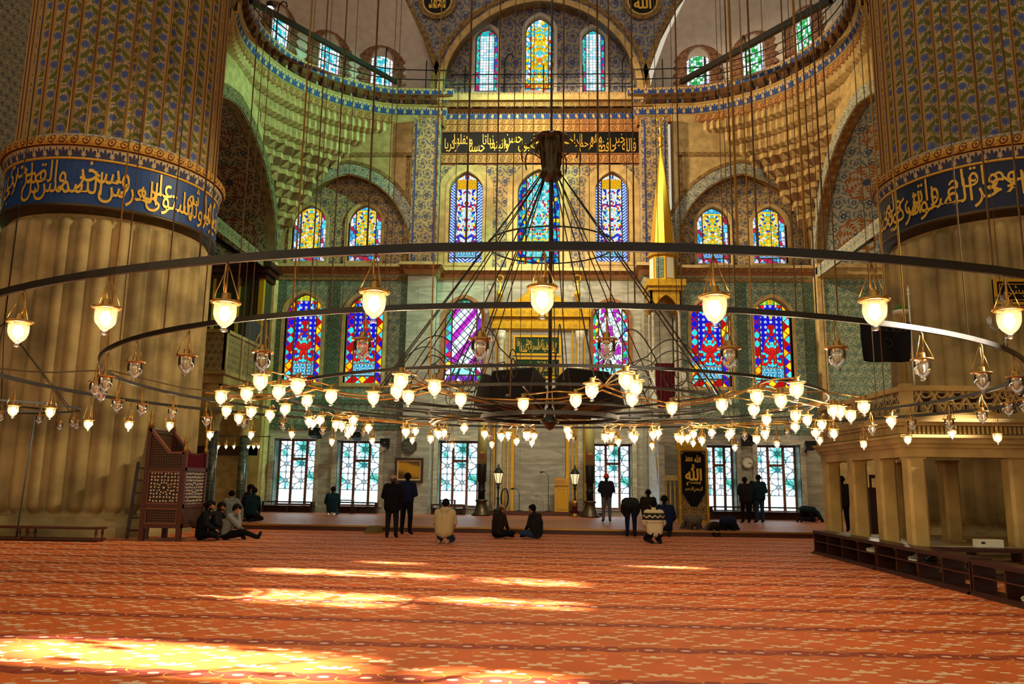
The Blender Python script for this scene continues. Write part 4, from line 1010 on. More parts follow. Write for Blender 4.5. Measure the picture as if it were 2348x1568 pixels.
for k in range(12):
    a = 2*PI*(k+.1)/12; d = Vector((sin(a), -cos(a), 0)); pts = []
    for i in range(25):
        t = i/24
        if t < .55: s = t/.55; r = 2.3-.95*s; z = -.12+.72*sin(s*PI*.75)
        else:
            s = (t-.55)/.45; an = PI*.5+s*PI*3.2; rr = .27*(1-s*.82); r = 1.25+rr*cos(an)*1.; z = .12+rr*sin(an)
        pts.append(d*r+Vector((0, 0, z)))
    m = MB(); m.tube(pts, .0075, 5); m.obj('scroll', M['ring_iron'], ch)
    a += .26; d = Vector((sin(a), -cos(a), 0)); pts = []
    for i in range(21):
        s = i/20; an = PI*.1+s*PI*3.4; rr = .2*(1-s*.85); pts.append(d*(2.0+rr*cos(an))+Vector((0, 0, .08+rr*sin(an))))
    m = MB(); m.tube(pts, .007, 5); m.obj('scroll', M['ring_iron'], ch)
# scalloped garland bar of the inner tier (near half traced as a plan, far half its mirror)
ZG = 2.56
gp = [(470, 900), (560, 908), (640, 903), (700, 882), (770, 898), (850, 909), (920, 902), (985, 886), (1045, 902), (1110, 914), (1190, 917), (1280, 914), (1350, 902), (1385, 884), (1440, 905), (1540, 926), (1620, 916), (1700, 898), (1730, 886), (1790, 900), (1900, 925)]
near = [atZ(x, y, ZG)-Vector((CX, CY, CZR)) for x, y in gp]
for dz, dr in ((0, 1.), (-.035, .97)):
    for sgn in (1, -1):
        m = MB(); m.tube([Vector((p.x*dr*sgn, p.y*dr*sgn, p.z+dz)) for p in near], .011, 6); m.obj('garland_bar', M['brass'], ch)
inner = [(598, 857), (640, 882), (683, 868), (760, 893), (857, 897), (508, 895), (567, 888), (577, 932), (705, 905), (655, 925), (620, 940), (920, 856), (911, 880), (937, 895), (997, 871), (1057, 901), (1200, 913), (1320, 903), (1357, 878), (1435, 853), (1457, 872), (1449, 900), (1540, 922), (1655, 914), (1735, 893), (1728, 925), (1790, 903), (1826, 876), (1757, 950), (1824, 940), (1850, 950), (1910, 928), (1925, 930), (1980, 918), (1950, 940), (520, 930), (548, 948)]
near_nodes = [atZ(x, y, 2.5) for x, y in inner]
for p in near_nodes:   # short curled bracket carrying each lamp
    q = min((Vector((v.x+CX, v.y+CY, ZG)) for v in near), key=lambda v: (v-p).length) if p.y < CY-.3 else p+Vector((0, .15, .05))
    for sg in (1, -1):
        a = (p-Vector((CX, CY, CZR))); b = (q-Vector((CX, CY, CZR)))
        if sg < 0: a = Vector((-a.x, -a.y, a.z)); b = Vector((-b.x, -b.y, b.z))
        mid = (a+b)/2+Vector((0, 0, .05)); m = MB(); m.tube([b, mid, a+Vector((0, 0, .035)), a+Vector((.03, 0, .06)), a+Vector((0, 0, .0))], .008, 5); m.obj('lamp_bracket', M['brass'], ch)
# lamps -------------------------------------------------------------
ORD = ['first', 'second', 'third', 'fourth', 'fifth', 'sixth', 'seventh', 'eighth', 'ninth', 'tenth', 'eleventh', 'twelfth', 'thirteenth', 'fourteenth', 'fifteenth', 'sixteenth', 'seventeenth', 'eighteenth', 'nineteenth', 'twentieth']
def ordn(k):
    if k < 20: return ORD[k]
    tens = ('twenty', 'thirty', 'forty', 'fifty')[(k+1)//10-2]; u = (k+1) % 10
    return {20: 'twentieth', 30: 'thirtieth', 40: 'fortieth'}.get(k+1, tens+'-'+ORD[u-1])
def screen(p):
    d = Vector(p)-CAM; z = d.dot(CF); return (W/2+F*d.dot(CR)/z, H/2-F*d.dot(CU)/z) if z > .1 else (-9999, 0)
def row_of_lamps(items, what, group):
    """items: (pos, cl, lit); labels count along the row as the eye meets it from the left"""
    vis = [(screen(p)[0], p, cl, lit) for p, cl, lit in items]
    vis = sorted([v for v in vis if -30 < v[0] < W+30], key=lambda t: t[0])
    for k, (x, p, cl, lit) in enumerate(vis): lamp(p, cl, lit, '%s %s lamp from the left %s' % (ordn(k), 'glowing' if lit else 'unlit', what), group, random.uniform(0, 6.28))
ga = {-4: 'glowing glass lamp on nearest ring against left pillar, leftmost in view', -3: 'glowing glass lamp on nearest ring right of the leftmost, against the left pillar flutes', -2: 'glowing glass lamp on nearest ring in front of the dark wooden gallery', -1: 'glowing glass lamp on nearest ring in front of the second red and blue window',
      0: 'glowing glass lamp on nearest ring in front of the chandelier stem', 1: 'glowing glass lamp on nearest ring by the gold spire and a red and blue window', 2: 'glowing glass lamp on nearest ring in front of the black flag', 3: 'glowing glass lamp on nearest ring cut by the right edge, over the crystal chandelier'}
farA = []; farB = []; nearB = []
for k in range(-24, 24):
    a = radians(7.35*k-.94); p = Vector((CX+RA*sin(a), CY-RA*cos(a), CZR-.02))
    cl = (.19, .22, .2)[k % 3]
    if k in ga: lamp(p, cl, True, ga[k], 'lamps of the nearest ring', k*1.3)
    elif abs(k) > 8 and -40 < screen(p)[0] < W+40: farA.append((p, .25+.05*(k % 3), True))
for k in range(40):
    a = radians(3.4+9*k); p = Vector((CX+RB*sin(a), CY-RB*cos(a), CZR-.02)); x, y = screen(p)
    if not -40 < x < W+40: continue
    (nearB if cos(a) > .25 else farB).append((p, (.21, .24, .19)[k % 3], False))
row_of_lamps(nearB, 'on the second iron ring, front arc', 'unlit lamps of the second ring')
row_of_lamps(farA, 'under the far arc of the widest ring', 'lamps of the far outer arc')
row_of_lamps(farB, 'under the far arc of the second ring', 'unlit lamps of the far second arc')
row_of_lamps([(p+Vector((0, 0, .05)), .05, True) for p in near_nodes], 'of the bright inner cluster of curled brackets', 'lamps of the inner cluster')
row_of_lamps([(Vector((2*CX-p.x, 2*CY-p.y, p.z+.05)), .05+.08*(i % 2), True) for i, p in enumerate(near_nodes)], 'of the small far inner cluster over the ground windows', 'lamps of the far inner cluster')
row_of_lamps([(Vector((CX+3.45*sin(a), CY-3.45*cos(a), 2.65)), .16, True) for a in [radians(100+160*k/13) for k in range(14)]], 'under the thin third ring, far side', 'lamps of the third ring')
# loudspeakers clustered round the hub
def speaker(name, label, pos, rz, tilt, w, h, d, group=None):
    t = thing(name, label, 'loudspeaker', pos, rz, group); t.rotation_euler = (tilt, 0, rz)
    m = MB(); q = [(-w/2, -d/2), (w/2, -d/2), (w*.36, d/2), (-w*.36, d/2)]; m.prism(q, lambda a, b, z: (a, b, z), -h/2, h/2); bevel(m.obj('cabinet', M['speaker_black'], t), .02)
    m = MB(); m.box(-w*.46, w*.46, -d/2-.012, -d/2+.004, -h*.44, h*.44); m.obj('grille', M['grille'], t)
    m = MB(); m.box(-.03, .03, -d/2-.018, -d/2-.01, -h*.36, -h*.28); m.obj('badge', M['chrome'], t)
    return t
sl = ['large black loudspeaker at left of the chandelier stem, facing the viewer', 'large black loudspeaker at right of the chandelier stem, facing the viewer', 'black loudspeaker turned sideways at the right end of the hub cluster', 'black loudspeaker at the back right of the hub cluster', 'black loudspeaker at the back left of the hub cluster', 'black loudspeaker turned sideways at the left end of the hub cluster']
for k, a in enumerate((-33, 33, 92, 150, 210, 268)):
    r = radians(a); speaker('loudspeaker', sl[k], (CX+.72*sin(r), CY-.72*cos(r), 2.75), r, radians(-14), .66, .44, .42, 'loudspeakers round the chandelier hub')
# suspension wires (parts of the chandelier)
def wire(p, top=13., r=.006, mat='wire'):
    p = Vector(p)-Vector((CX, CY, CZR)); m = MB(); m.tube([p, p+Vector((0, 0, top))], r, 5)
    o = m.obj('suspension_wire', M[mat], ch)
    return o
for x, y, ring, gold in ((243, 800, 'B', 1), (298, 790, 'B', 0), (405, 580, 'A', 0), (430, 768, 'B', 0), (497, 750, 'B', 0), (560, 738, 'B', 0), (685, 725, 'B', 1), (712, 718, 'B', 0), (760, 715, 'B', 0), (830, 565, 'A', 0), (1062, 556, 'A', 0), (1130, 692, 'B', 0), (1292, 692, 'B', 0), (1375, 556, 'A', 0), (1405, 694, 'B', 0), (1460, 698, 'B', 0), (1565, 705, 'B', 0), (1690, 575, 'A', 1), (1700, 706, 'B', 0), (1735, 577, 'A', 0), (1840, 586, 'A', 1), (1855, 712, 'B', 0), (1880, 590, 'A', 0), (1905, 716, 'B', 0), (1960, 720, 'B', 0), (2095, 730, 'B', 1), (2130, 738, 'B', 1), (2268, 622, 'A', 0), (2300, 764, 'B', 0), (2340, 632, 'A', 0)):
    p = atZ(x, y, CZR); r = hypot(p.x-CX, p.y-CY); R = RA if ring == 'A' else RB
    p = Vector((CX+(p.x-CX)*R/r, CY+(p.y-CY)*R/r, CZR)); wire(p, 13, .0075 if gold else .0055, 'wire_gold' if gold else 'wire')
for k in range(14):
    a = radians(110+10.5*k); wire((CX+RB*sin(a), CY-RB*cos(a), CZR), 17, .007)
for k in range(10):
    a = radians(120+13.*k); wire((CX+RA*sin(a), CY-RA*cos(a), CZR), 19, .008)
for x, y, gd in ((985, 885, 1), (1170, 910, 0), (1730, 886, 1), (700, 882, 0)):
    p = atZ(x, y, ZG); wire(p, 14, .008 if gd else .006, 'wire_gold' if gd else 'wire')
# electric cable slung between the rings
m = MB(); pts = [atZ(x, y, 2.95)-Vector((CX, CY, CZR)) for x, y in ((-60, 838), (0, 845), (60, 851), (130, 854), (210, 850), (255, 850), (330, 868), (420, 890), (500, 897))]
m.tube(pts, .01, 5); m.obj('power_cable', M['wire'], ch)
# small ring chandelier at the left edge
c0 = atZ(158, 932, 2.9); sc = thing('small_chandelier', 'small steel ring chandelier against the left pillar, cut by the picture edge', 'chandelier', (c0.x-1.45, c0.y, 2.9))
m = MB(); m.tube(circ(1.45, 0, 64), 0, closed=True, sq=(.03, .035)); m.obj('ring', M['steel'], sc)
m = MB(); m.tube(circ(1.0, -.06, 64), 0, closed=True, sq=(.025, .03)); m.obj('inner_ring', M['ring_iron'], sc)
for k in range(6):
    a = PI/3*k; m = MB(); m.tube([(0, 0, 1.6), (1.45*cos(a), 1.45*sin(a), 0)], .008, 5); m.obj('stay_rod', M['ring_iron'], sc)
m = MB(); m.tube([(0, 0, 1.55), (0, 0, 12)], .012, 6); m.obj('stem', M['ring_iron'], sc)
row_of_lamps([(Vector((c0.x-1.45+1.43*cos(a), c0.y+1.43*sin(a), 2.88)), .2, False) for a in [radians(x) for x in (-75, -50, -25, 10, 40, 70)]], 'on the small steel ring by the left pillar', 'lamps of the small ring')
# ------------------------------------------------------------------ left gallery: royal box, columns, lamps
lg = thing('gallery_box', 'dark carved wood and stone balcony box with lattice screens at left', 'balcony', (-14.5, 33, 5.3), kind='structure')
off = Vector((14.5, -33, -5.3))
def add(par, name, mat, fn, of=None):
    m = MB(); fn(m); 
    if of is not None: m.v = [v+of for v in m.v]
    return m.obj(name, M[mat], par)
m = MB(); m.box(-16.8, -12.4, 30.4, 35.3, 5.25, 5.6); m.box(-16.9, -12.3, 30.3, 35.3, 5.6, 5.75); m.v = [v+off for v in m.v]; m.obj('floor_slab', M['loge_stone'], lg)
m = MB(); m.box(-12.46, -12.4, 30.4, 35.3, 5.75, 7.25); m.box(-16.8, -12.4, 30.4, 30.46, 5.75, 7.25); m.v = [v+off for v in m.v]; m.obj('parapet', M['carved'], lg)
m = MB()
for a in (30.4, 32.0, 33.6, 35.1): m.box(-12.5, -12.36, a, a+.16, 5.75, 7.3)
m.box(-12.52, -12.34, 30.36, 35.3, 7.25, 7.38); m.box(-16.8, -12.34, 30.34, 30.52, 7.25, 7.38); m.v = [v+off for v in m.v]; m.obj('coping', M['loge_stone'], lg)
m = MB(); m.box(-12.47, -12.43, 34.3, 35.3, 7.4, 10.4); m.box(-16.8, -12.5, 34.2, 34.26, 5.8, 10.4); m.box(-12.46, -12.42, 32.4, 34.3, 7.4, 8.3); m.v = [v+off for v in m.v]; m.obj('lattice_screen', M['lattice_green'], lg)
m = MB()
m.box(-12.62, -12.4, 34.1, 34.3, 5.8, 10.4); m.box(-13.6, -13.48, 34.12, 34.24, 5.8, 10.4); m.box(-14.7, -14.58, 34.12, 34.24, 5.8, 10.4)
m.v = [v+off for v in m.v]; m.obj('post', M['gold_flat'], lg)
m = MB(); m.box(-16.8, -12.3, 34.05, 35.3, 10.4, 10.62); m.box(-16.8, -12.15, 33.85, 35.3, 10.62, 10.85); m.box(-16.8, -12.0, 33.7, 35.3, 10.85, 11.1); m.v = [v+off for v in m.v]; m.obj('cornice', M['wood_dark'], lg)
def column(x, y, z0, z1, r, label):
    t = thing('marble_column', label, 'column', (x, y, z0), kind='structure'); h = z1-z0
    m = MB(); m.box(-r*1.7, r*1.7, -r*1.7, r*1.7, 0, .14); m.lathe([(r*1.5, .14), (r*1.5, .2), (r*1.2, .26), (r*1.2, .32)], 20); m.obj('base', M['marble_dark'], t)
    m = MB(); m.lathe([(r*1.05, .3), (r, .5), (r*.93, h-.9)], 20); m.obj('shaft', M['marble_dark'], t)
    m = MB(); m.lathe([(r*.95, h-.92), (r*1.2, h-.9), (r*1.2, h-.85), (r*1.0, h-.8), (r*1.1, h-.6), (r*1.5, h-.35), (r*1.8, h-.15)], 8); m.box(-r*2, r*2, -r*2, r*2, h-.15, h); m.obj('capital', M['pillar_stone'], t)
c1 = atZ(475, 1183, .18); c2 = atZ(549, 1176, .18)
column(c1.x, c1.y, .18, 4.3, .2, 'dark marble column beside the wooden pulpit'); column(c2.x, c2.y, .18, 4.3, .2, 'dark marble column behind the seated man in grey sweater')
m = MB()
for ya, yb in ((30.4, c1.y), (c1.y, c2.y), (c2.y, 36.)):
    if yb-ya > .8: m.plate([(ya, 4.3), (yb, 4.3), (yb, 5.3), (ya, 5.3)], [], lambda a, b, d=0.: (-12.6-d, a, b), 0, .5)
A = arch((c1.x+-16.8)/2, 3., 3.2, 5.0, rise=1.4)
m.box(-16.8, -12.6, 30.5, 30.9, 4.4, 5.3); m.box(-12.9, -12.4, 35, 36, 0.1, 5.3)
for yy in (c1.y, c2.y): m.box(-13.3, -12.5, yy-.25, yy+.25, 4.25, 4.5)
struct('wall_gallery_arcade', m, M['loge_stone'], 'stone arcade carrying the left balcony box', 'wall')
m = MB(); m.box(-17, -16.8, 24, 35.3, 0, 5.3); struct('wall_gallery_side', m, M['cream'], 'lamp-lit plain wall under the left balcony box', 'wall')
m = MB(); m.box(-17, -12.5, 35.0, 35.3, 2.6, 3.0); struct('trim_gallery_lintel', m, M['wood_dark'], 'dark wooden lintel under the left balcony box', 'trim')
lb = thing('iron_lamp_bar', 'thin dark bar holding small lamps between the left marble columns', 'bar', atY(530, 1000, 31.6))
m = MB(); m.tube([(-.6, 0, 0), (1.6, 0, 0)], .02, 6); m.obj('bar', M['iron'], lb)
row_of_lamps([(atY(x, 1003, 31.6), .3, True) for x in (502, 520, 538, 571, 583, 594)], 'of a little row between the left marble columns', 'small lamps of the left gallery')
# ------------------------------------------------------------------ gilded marble niche (mihrab)
mh = thing('prayer_niche', 'tall grey marble prayer niche with gilded frames, frieze and pointed gold crest', 'prayer niche', (-.1, BY, .18))
NX = -.1
def mp(name, mat, fn):
    m = MB(); fn(m); m.v = [v-Vector((NX, BY, .18)) for v in m.v]; return m.obj(name, M[mat], mh)
x0, x1 = -2.25, 2.05
mp('back_panel', 'marble', lambda m: m.plate(rect(x0, x1, .18, 9.45), [rect(-1.22, 1.12, .3, 5.3)], lambda a, b, d=0.: (a, BY-.14+d, b), 0, .14))
def niche(m):
    m.grid(lambda u, v: (NX+.05+1.17*cos(PI*(1-u)), BY-.12+.95*sin(PI*u), .3+3.9*v), 24, 8)
    m.grid(lambda u, v: (NX+.05+1.17*cos(PI*(1-u))*cos(v*PI/2), BY-.12+.95*sin(PI*u)*cos(v*PI/2)*.9, 4.2+1.1*sin(v*PI/2)), 24, 8)
mp('niche', 'marble_niche', niche)
def frames(m):
    ring_mb(m, rect(-1.36, 1.26, .3, 5.45), rect(-1.22, 1.12, .3, 5.3), back(BY-.14), -.03, 0)
    ring_mb(m, rect(-1.72, 1.6, .3, 8.6), rect(-1.66, 1.54, .3, 8.54), back(BY-.14), -.03, 0)
    for x in (-2.12, -1.5, 1.4, 1.96): m.box(x-.035, x+.035, BY-.2, BY-.13, .3, 8.6)
mp('gold_frame', 'gold', frames)
for x in (-1.9, 1.75):
    def colm(m, x=x): m.lathe([(.2, .2), (.2, .5), (.15, .6), (.14, 7.9), (.19, 8.1), (.22, 8.5)], 16, (x, BY-.22))
    mp('column', 'marble_white', colm)
mp('frieze', 'gold_relief', lambda m: (m.box(x0-.1, x1+.1, BY-.3, BY, 8.6, 8.95), m.box(x0-.2, x1+.2, BY-.38, BY, 9.15, 9.55), m.box(x0-.1, x1+.1, BY-.25, BY, 8.95, 9.15)))
mp('crest', 'gold_relief', lambda m: m.prism([(-1.9, 9.55), (1.7, 9.55), (1.2, 9.8), (.95, 10.0), (.6, 10.25), (.35, 10.6), (-.1, 11.0), (-.55, 10.6), (-.8, 10.25), (-1.15, 10.0), (-1.4, 9.8)], back(BY-.2), 0, .15))
for (yt, yb, words) in ((772, 812, 'كلما دخل عليها زكريا المحراب وجد عندها رزقا'), (823, 864, 'فنادته الملائكة وهو قائم يصلي في المحراب')):
    a, b = atY(1179, yb, BY-.15), atY(1284, yt, BY-.15)
    pn = mp('inscription_panel', 'band_green', lambda m: m.box(a.x, b.x, BY-.17, BY-.13, a.z, b.z))
    def let(m): calli(m, words.split(), a.x+.12, b.x-.12, a.z+.1, b.z-.1, lambda x, z: (x, BY-.178, z), off=.0, over=.72)
    o = mp('lettering', 'gold_text', let); o.parent = pn
    o = mp('border', 'gold_flat', lambda m: ring_mb(m, rect(a.x-.06, b.x+.06, a.z-.06, b.z+.06), rect(a.x+.04, b.x-.04, a.z+.04, b.z-.04), back(BY-.15), -.05, .02)); o.parent = pn
for px in (1146, 1324):
    b = atY(px, 690, BY-.2)
    def fin(m, b=b):
        m.lathe([(.1, b.z-.1), (.06, b.z+.05), (.14, b.z+.2), (.17, b.z+.32), (.12, b.z+.45), (.05, b.z+.55), (.07, b.z+.7), (.04, b.z+.8), (.03, b.z+.92)], 14, (b.x, BY-.25))
        m.tube([(b.x+.15*sin(2*PI*i/20), BY-.25, b.z+1.07-.15*cos(2*PI*i/20)) for i in range(20)], .03, 5, closed=True)
    mp('finial', 'gold', fin)
m = MB(); m.box(-2.9, 2.7, BY-1.0, BY-.45, .18, .36); o = m.obj('niche_step', M['wood_red']); tag(o, 'low red carpeted step at the foot of the gilded niche', 'step')
# great candlesticks
for px, lab in ((1103, 'huge candle on bronze base at the left of the niche'), (1353, 'huge candle on bronze base at the right of the niche')):
    b = atY(px, 1182, 34.7); t = thing('giant_candlestick', lab, 'candlestick', (b.x, 34.7, .18))
    m = MB(); m.lathe([(.42, 0), (.42, .06), (.36, .1), (.24, .42), (.2, .56), (.26, .6), (.26, .66), (.16, .7)], 20); m.obj('base', M['bronze'], t)
    m = MB(); m.lathe([(.15, .68), (.15, 1.0), (.19, 1.04), (.15, 1.1), (.15, 1.4), (.2, 1.45), (.2, 2.15), (.18, 2.2)], 18); m.obj('socket', M['iron'], t)
    m = MB(); m.lathe([(.2, 2.18), (.2, 4.1), (.02, 4.2)], 18); cn = m.obj('candle', M['candle_wax'], t)
    m = MB(); m.prism([(.13*cos(2*PI*i/20), .17*sin(2*PI*i/20)) for i in range(20)], lambda a, b_, d: (a, -.2+d, 2.55+b_), -.015, .02); o = m.obj('painted_shield', M['scroll_terra'], t)
for px, lab in ((1134, 'standing lantern lamp in front of the left candle column'), (1321, 'standing lantern lamp in front of the right candle column')):
    b = atZ(px, 1180, .3); b.y = min(b.y, 35.2); t = thing('standing_lantern', lab, 'lantern', (b.x, 35.25, .36 if abs(b.x) < 2.7 else .18)); h0 = .0
    m = MB(); m.lathe([(.22, 0), (.2, .05), (.06, .12), (.04, .5), (.07, .55), (.035, .6), (.035, .95), (.08, 1.0), (.04, 1.05), (.12, 1.2)], 14); m.obj('stand', M['iron'], t)
    m = MB(); m.lathe([(.1, 1.2), (.2, 1.62)], 6, cap=False); m.obj('pane', M['lantern_lit'], t)
    m = MB()
    for k in range(6): a = 2*PI*k/6; m.tube([(.105*cos(a), .105*sin(a), 1.19), (.205*cos(a), .205*sin(a), 1.63)], .012, 4)
    m.obj('cage', M['iron'], t)
    m = MB(); m.lathe([(.24, 1.62), (.2, 1.68), (.08, 1.85), (.03, 1.88), (.04, 1.95), (.01, 2.02)], 12); m.obj('roof', M['iron'], t)
# small things by the niche
b = atY(1287, 1178, 35.75); t = thing('book_stand', 'small golden wooden lectern at the right foot of the niche', 'lectern', (b.x, 35.75, .36))
m = MB(); m.box(-.3, .3, -.2, .2, 0, 1.15); m.obj('body', M['gold_flat'], t)
m = MB(); m.plate([(-.34, -.02), (.34, -.02), (.34, .5), (-.34, .5)], [], lambda a, c, d=0.: (a, -.25+c*.85, 1.15+c*.5+d), 0, .05); m.obj('slanted_top', M['brass'], t)
m = MB(); ring_mb(m, rect(-.24, .24, .1, 1.05), rect(-.18, .18, .16, .98), lambda a, c, d: (a, -.2+d, c), -.02, .01); m.obj('panel_frame', M['brass'], t)
for (px, top, lab) in ((1190, 1130, 'short microphone stand with drooping microphone at left in the niche'), (1257, 1092, 'tall thin microphone stand at right in the niche')):
    b = atY(px, 1178, 35.7); tp = atY(px, top, 35.7); t = thing('microphone_stand', lab, 'microphone stand', (b.x, 35.7, .36)); h = tp.z-.36
    m = MB(); m.lathe([(.16, 0), (.16, .02), (.03, .04), (.015, .06)], 12); m.tube([(0, 0, .03), (0, 0, h)], .014, 5); m.obj('stand', M['black'], t)
    m = MB(); m.tube([(0, 0, h), (-.1, 0, h+.16), (-.26, 0, h+.2)], .012, 5); m.obj('boom', M['black'], t)
    m = MB(); m.tube([(-.24, 0, h+.2), (-.36, 0, h+.16)], .035, 8); m.obj('microphone', M['black'], t)
b = atZ(1320, 1178, .36); t = thing('brass_canister', 'small brass canister with red stripe right of the little lectern', 'canister', (b.x+.02, 34.85, .18))
m = MB(); m.lathe([(.16, 0), (.16, .05), (.11, .1), (.11, .5), (.15, .55), (.15, .62), (.03, .7)], 14); m.obj('body', M['brass'], t)
m = MB(); m.lathe([(.118, .15), (.118, .45)], 14, cap=False); m.obj('band', M['curtain_red'], t)
b = atZ(1148, 1178, .36); t = thing('coiled_cable', 'dark coiled cable hanging by the left lantern', 'cable', (b.x, 35.6, .36))
m = MB(); m.tube([(0, 0, 0), (0, 0, 1.0)], .02, 6); m.obj('hook_stand', M['brass'], t)
m = MB()
for k in range(3): m.tube([(.17*sin(2*PI*i/24)*(1-.08*k), -.04-.02*k, .55+.42*cos(2*PI*i/24)) for i in range(24)], .02, 5, closed=True)
m.obj('coil', M['black'], t)
# framed picture, octagonal plaque, wall clock
a, b = atY(904, 1106, 35.4), atY(971, 1050, 35.4); t = thing('framed_picture', 'golden-brown landscape picture in a stepped dark frame', 'picture', ((a.x+b.x)/2, 35.44, (a.z+b.z)/2)); w_, h_ = b.x-a.x, b.z-a.z
m = MB(); ring_mb(m, rect(-w_/2, w_/2, -h_/2, h_/2), rect(-w_/2+.1, w_/2-.1, -h_/2+.1, h_/2-.1), lambda a, c, d: (a, d, c), -.06, .01); m.obj('outer_frame', M['wood_dark'], t)
m = MB(); ring_mb(m, rect(-w_/2+.1, w_/2-.1, -h_/2+.1, h_/2-.1), rect(-w_/2+.16, w_/2-.16, -h_/2+.16, h_/2-.16), lambda a, c, d: (a, d, c), -.04, .01); m.obj('inner_frame', M['cream_frame'], t)
def m_picture():
    g = G('picture'); n = g.noise(g.u, g.v, 2.2, 5.); hz = g.v+.25*g.sin(g.u*2.2)*.6
    o = g.mix(g.ss(hz+n*.5, -.1, .25), '#4a2e0c', '#b07a18'); o = g.mix(g.ss(hz+n*.3, .35, .5), o, '#5c4210'); M['picture'] = g.out(o, .4, .3)
m_picture()
m = MB(); m.box(-w_/2+.14, w_/2-.14, -.02, .0, -h_/2+.14, h_/2-.14); m.obj('canvas', M['picture'], t)
c = atY(938, 1022, 35.4); t = thing('octagonal_plaque', 'grey-green stone octagon over the framed picture', 'plaque', (c.x, 35.44, c.z))
m = MB(); m.prism([(.36*cos(PI/8+PI/4*i), .36*sin(PI/8+PI/4*i)) for i in range(8)], lambda a, b_, d: (a, d, b_), -.05, .01); m.obj('slab', M['marble_dark'], t)
m = MB(); ring_mb(m, [(.37*cos(PI/8+PI/4*i), .37*sin(PI/8+PI/4*i)) for i in range(8)], [(.31*cos(PI/8+PI/4*i), .31*sin(PI/8+PI/4*i)) for i in range(8)], lambda a, b_, d: (a, d, b_), -.07, 0); m.obj('rim', M['bronze'], t)
c = atY(1714, 1060, 35.72); t = thing('wall_clock', 'round white wall clock between two right ground windows', 'clock', (c.x, 35.74, c.z))
m = MB(); m.prism([(.27*cos(2*PI*i/32), .27*sin(2*PI*i/32)) for i in range(32)], lambda a, b_, d: (a, d, b_), -.06, .01); m.obj('case', M['white_plastic'], t)
m = MB(); ring_mb(m, [(.28*cos(2*PI*i/32), .28*sin(2*PI*i/32)) for i in range(32)], [(.23*cos(2*PI*i/32), .23*sin(2*PI*i/32)) for i in range(32)], lambda a, b_, d: (a, d, b_), -.08, 0); m.obj('bezel', M['chrome'], t)
m = MB()
for k in range(12): a = PI/6*k; m.tube([(.19*sin(a), -.065, .19*cos(a)), (.22*sin(a), -.065, .22*cos(a))], .008, 4)
m.obj('hour_marks', M['black'], t)
for L_, a in ((.13, 2.0), (.19, 1.9)): m = MB(); m.tube([(0, -.07, 0), (L_*sin(a), -.07, L_*cos(a))], .01, 4); m.obj('hand', M['black'], t)
# wall loudspeakers
for (px, py, Y, s, lab) in ((726, 993, 35.3, .62, 'brown loudspeaker box over the leftmost ground window'), (818, 1000, 35.3, .45, 'dark loudspeaker over the second ground window'), (884, 1015, 35.2, .45, 'small black loudspeaker left of the octagonal plaque'), (1713, 1010, 35.3, .62, 'black loudspeaker box over the wall clock'), (1857, 1022, 35.1, .5, 'round-backed black loudspeaker at the right of the last ground window')):
    c = atY(px, py, Y); t = speaker('wall_loudspeaker', lab, c, 0, radians(-20), s, s*.6, .4)
    m = MB(); m.box(-.04, .04, .15, 36-Y-.1, -.03, .03); m.obj('bracket', M['iron'], t)
# benches under the windows
for (x0, x1, y0, Y, lab) in ((607, 722, 1148, 35.3, 'low dark bench under the leftmost ground window'), (772, 868, 1150, 35.3, 'low dark bench behind the kneeling man in dark jacket'), (990, 1068, 1155, 35.5, 'low wooden chest under the window right of the picture'), (1625, 1845, 1160, 35.2, 'long low dark bench under the two right ground windows')):
    a, b = atY(x0, y0, Y), atY(x1, y0, Y); w_ = b.x-a.x; h = max(.4, a.z-.18); t = thing('bench', lab, 'bench', ((a.x+b.x)/2, Y-.15, .18))
    m = MB(); m.box(-w_/2, w_/2, -.2, .2, h*.55, h*.62); m.obj('seat', M['wood_dark'], t)
    m = MB(); m.box(-w_/2, w_/2, .14, .2, h-.06, h); m.obj('back_rail', M['wood_dark'], t)
    for x in (-w_/2+.05, 0, w_/2-.05): m = MB(); m.box(x-.05, x+.05, -.2, .2, 0, h if x else h*.55); m.obj('leg', M['wood_dark'], t)
    m = MB(); m.box(-w_/2, w_/2, .16, .19, 0, h*.55); m.obj('apron', M['wood_red'], t)
for px, lab in ((800, 'little dark side table under the second ground window'), (1030, 'little dark side table under the window right of the picture')):
    a = atY(px, 1145, 35.0); t = thing('side_table', lab, 'table', (a.x, 34.45, .18)); h = a.z-.18
    m = MB(); m.box(-.35, .35, -.2, .2, h-.04, h); m.obj('top', M['wood_dark'], t)
    for x in (-.3, .3):
        for y in (-.15, .15): m = MB(); m.box(x-.025, x+.025, y-.025, y+.025, 0, h-.04); m.obj('leg', M['wood_dark'], t)
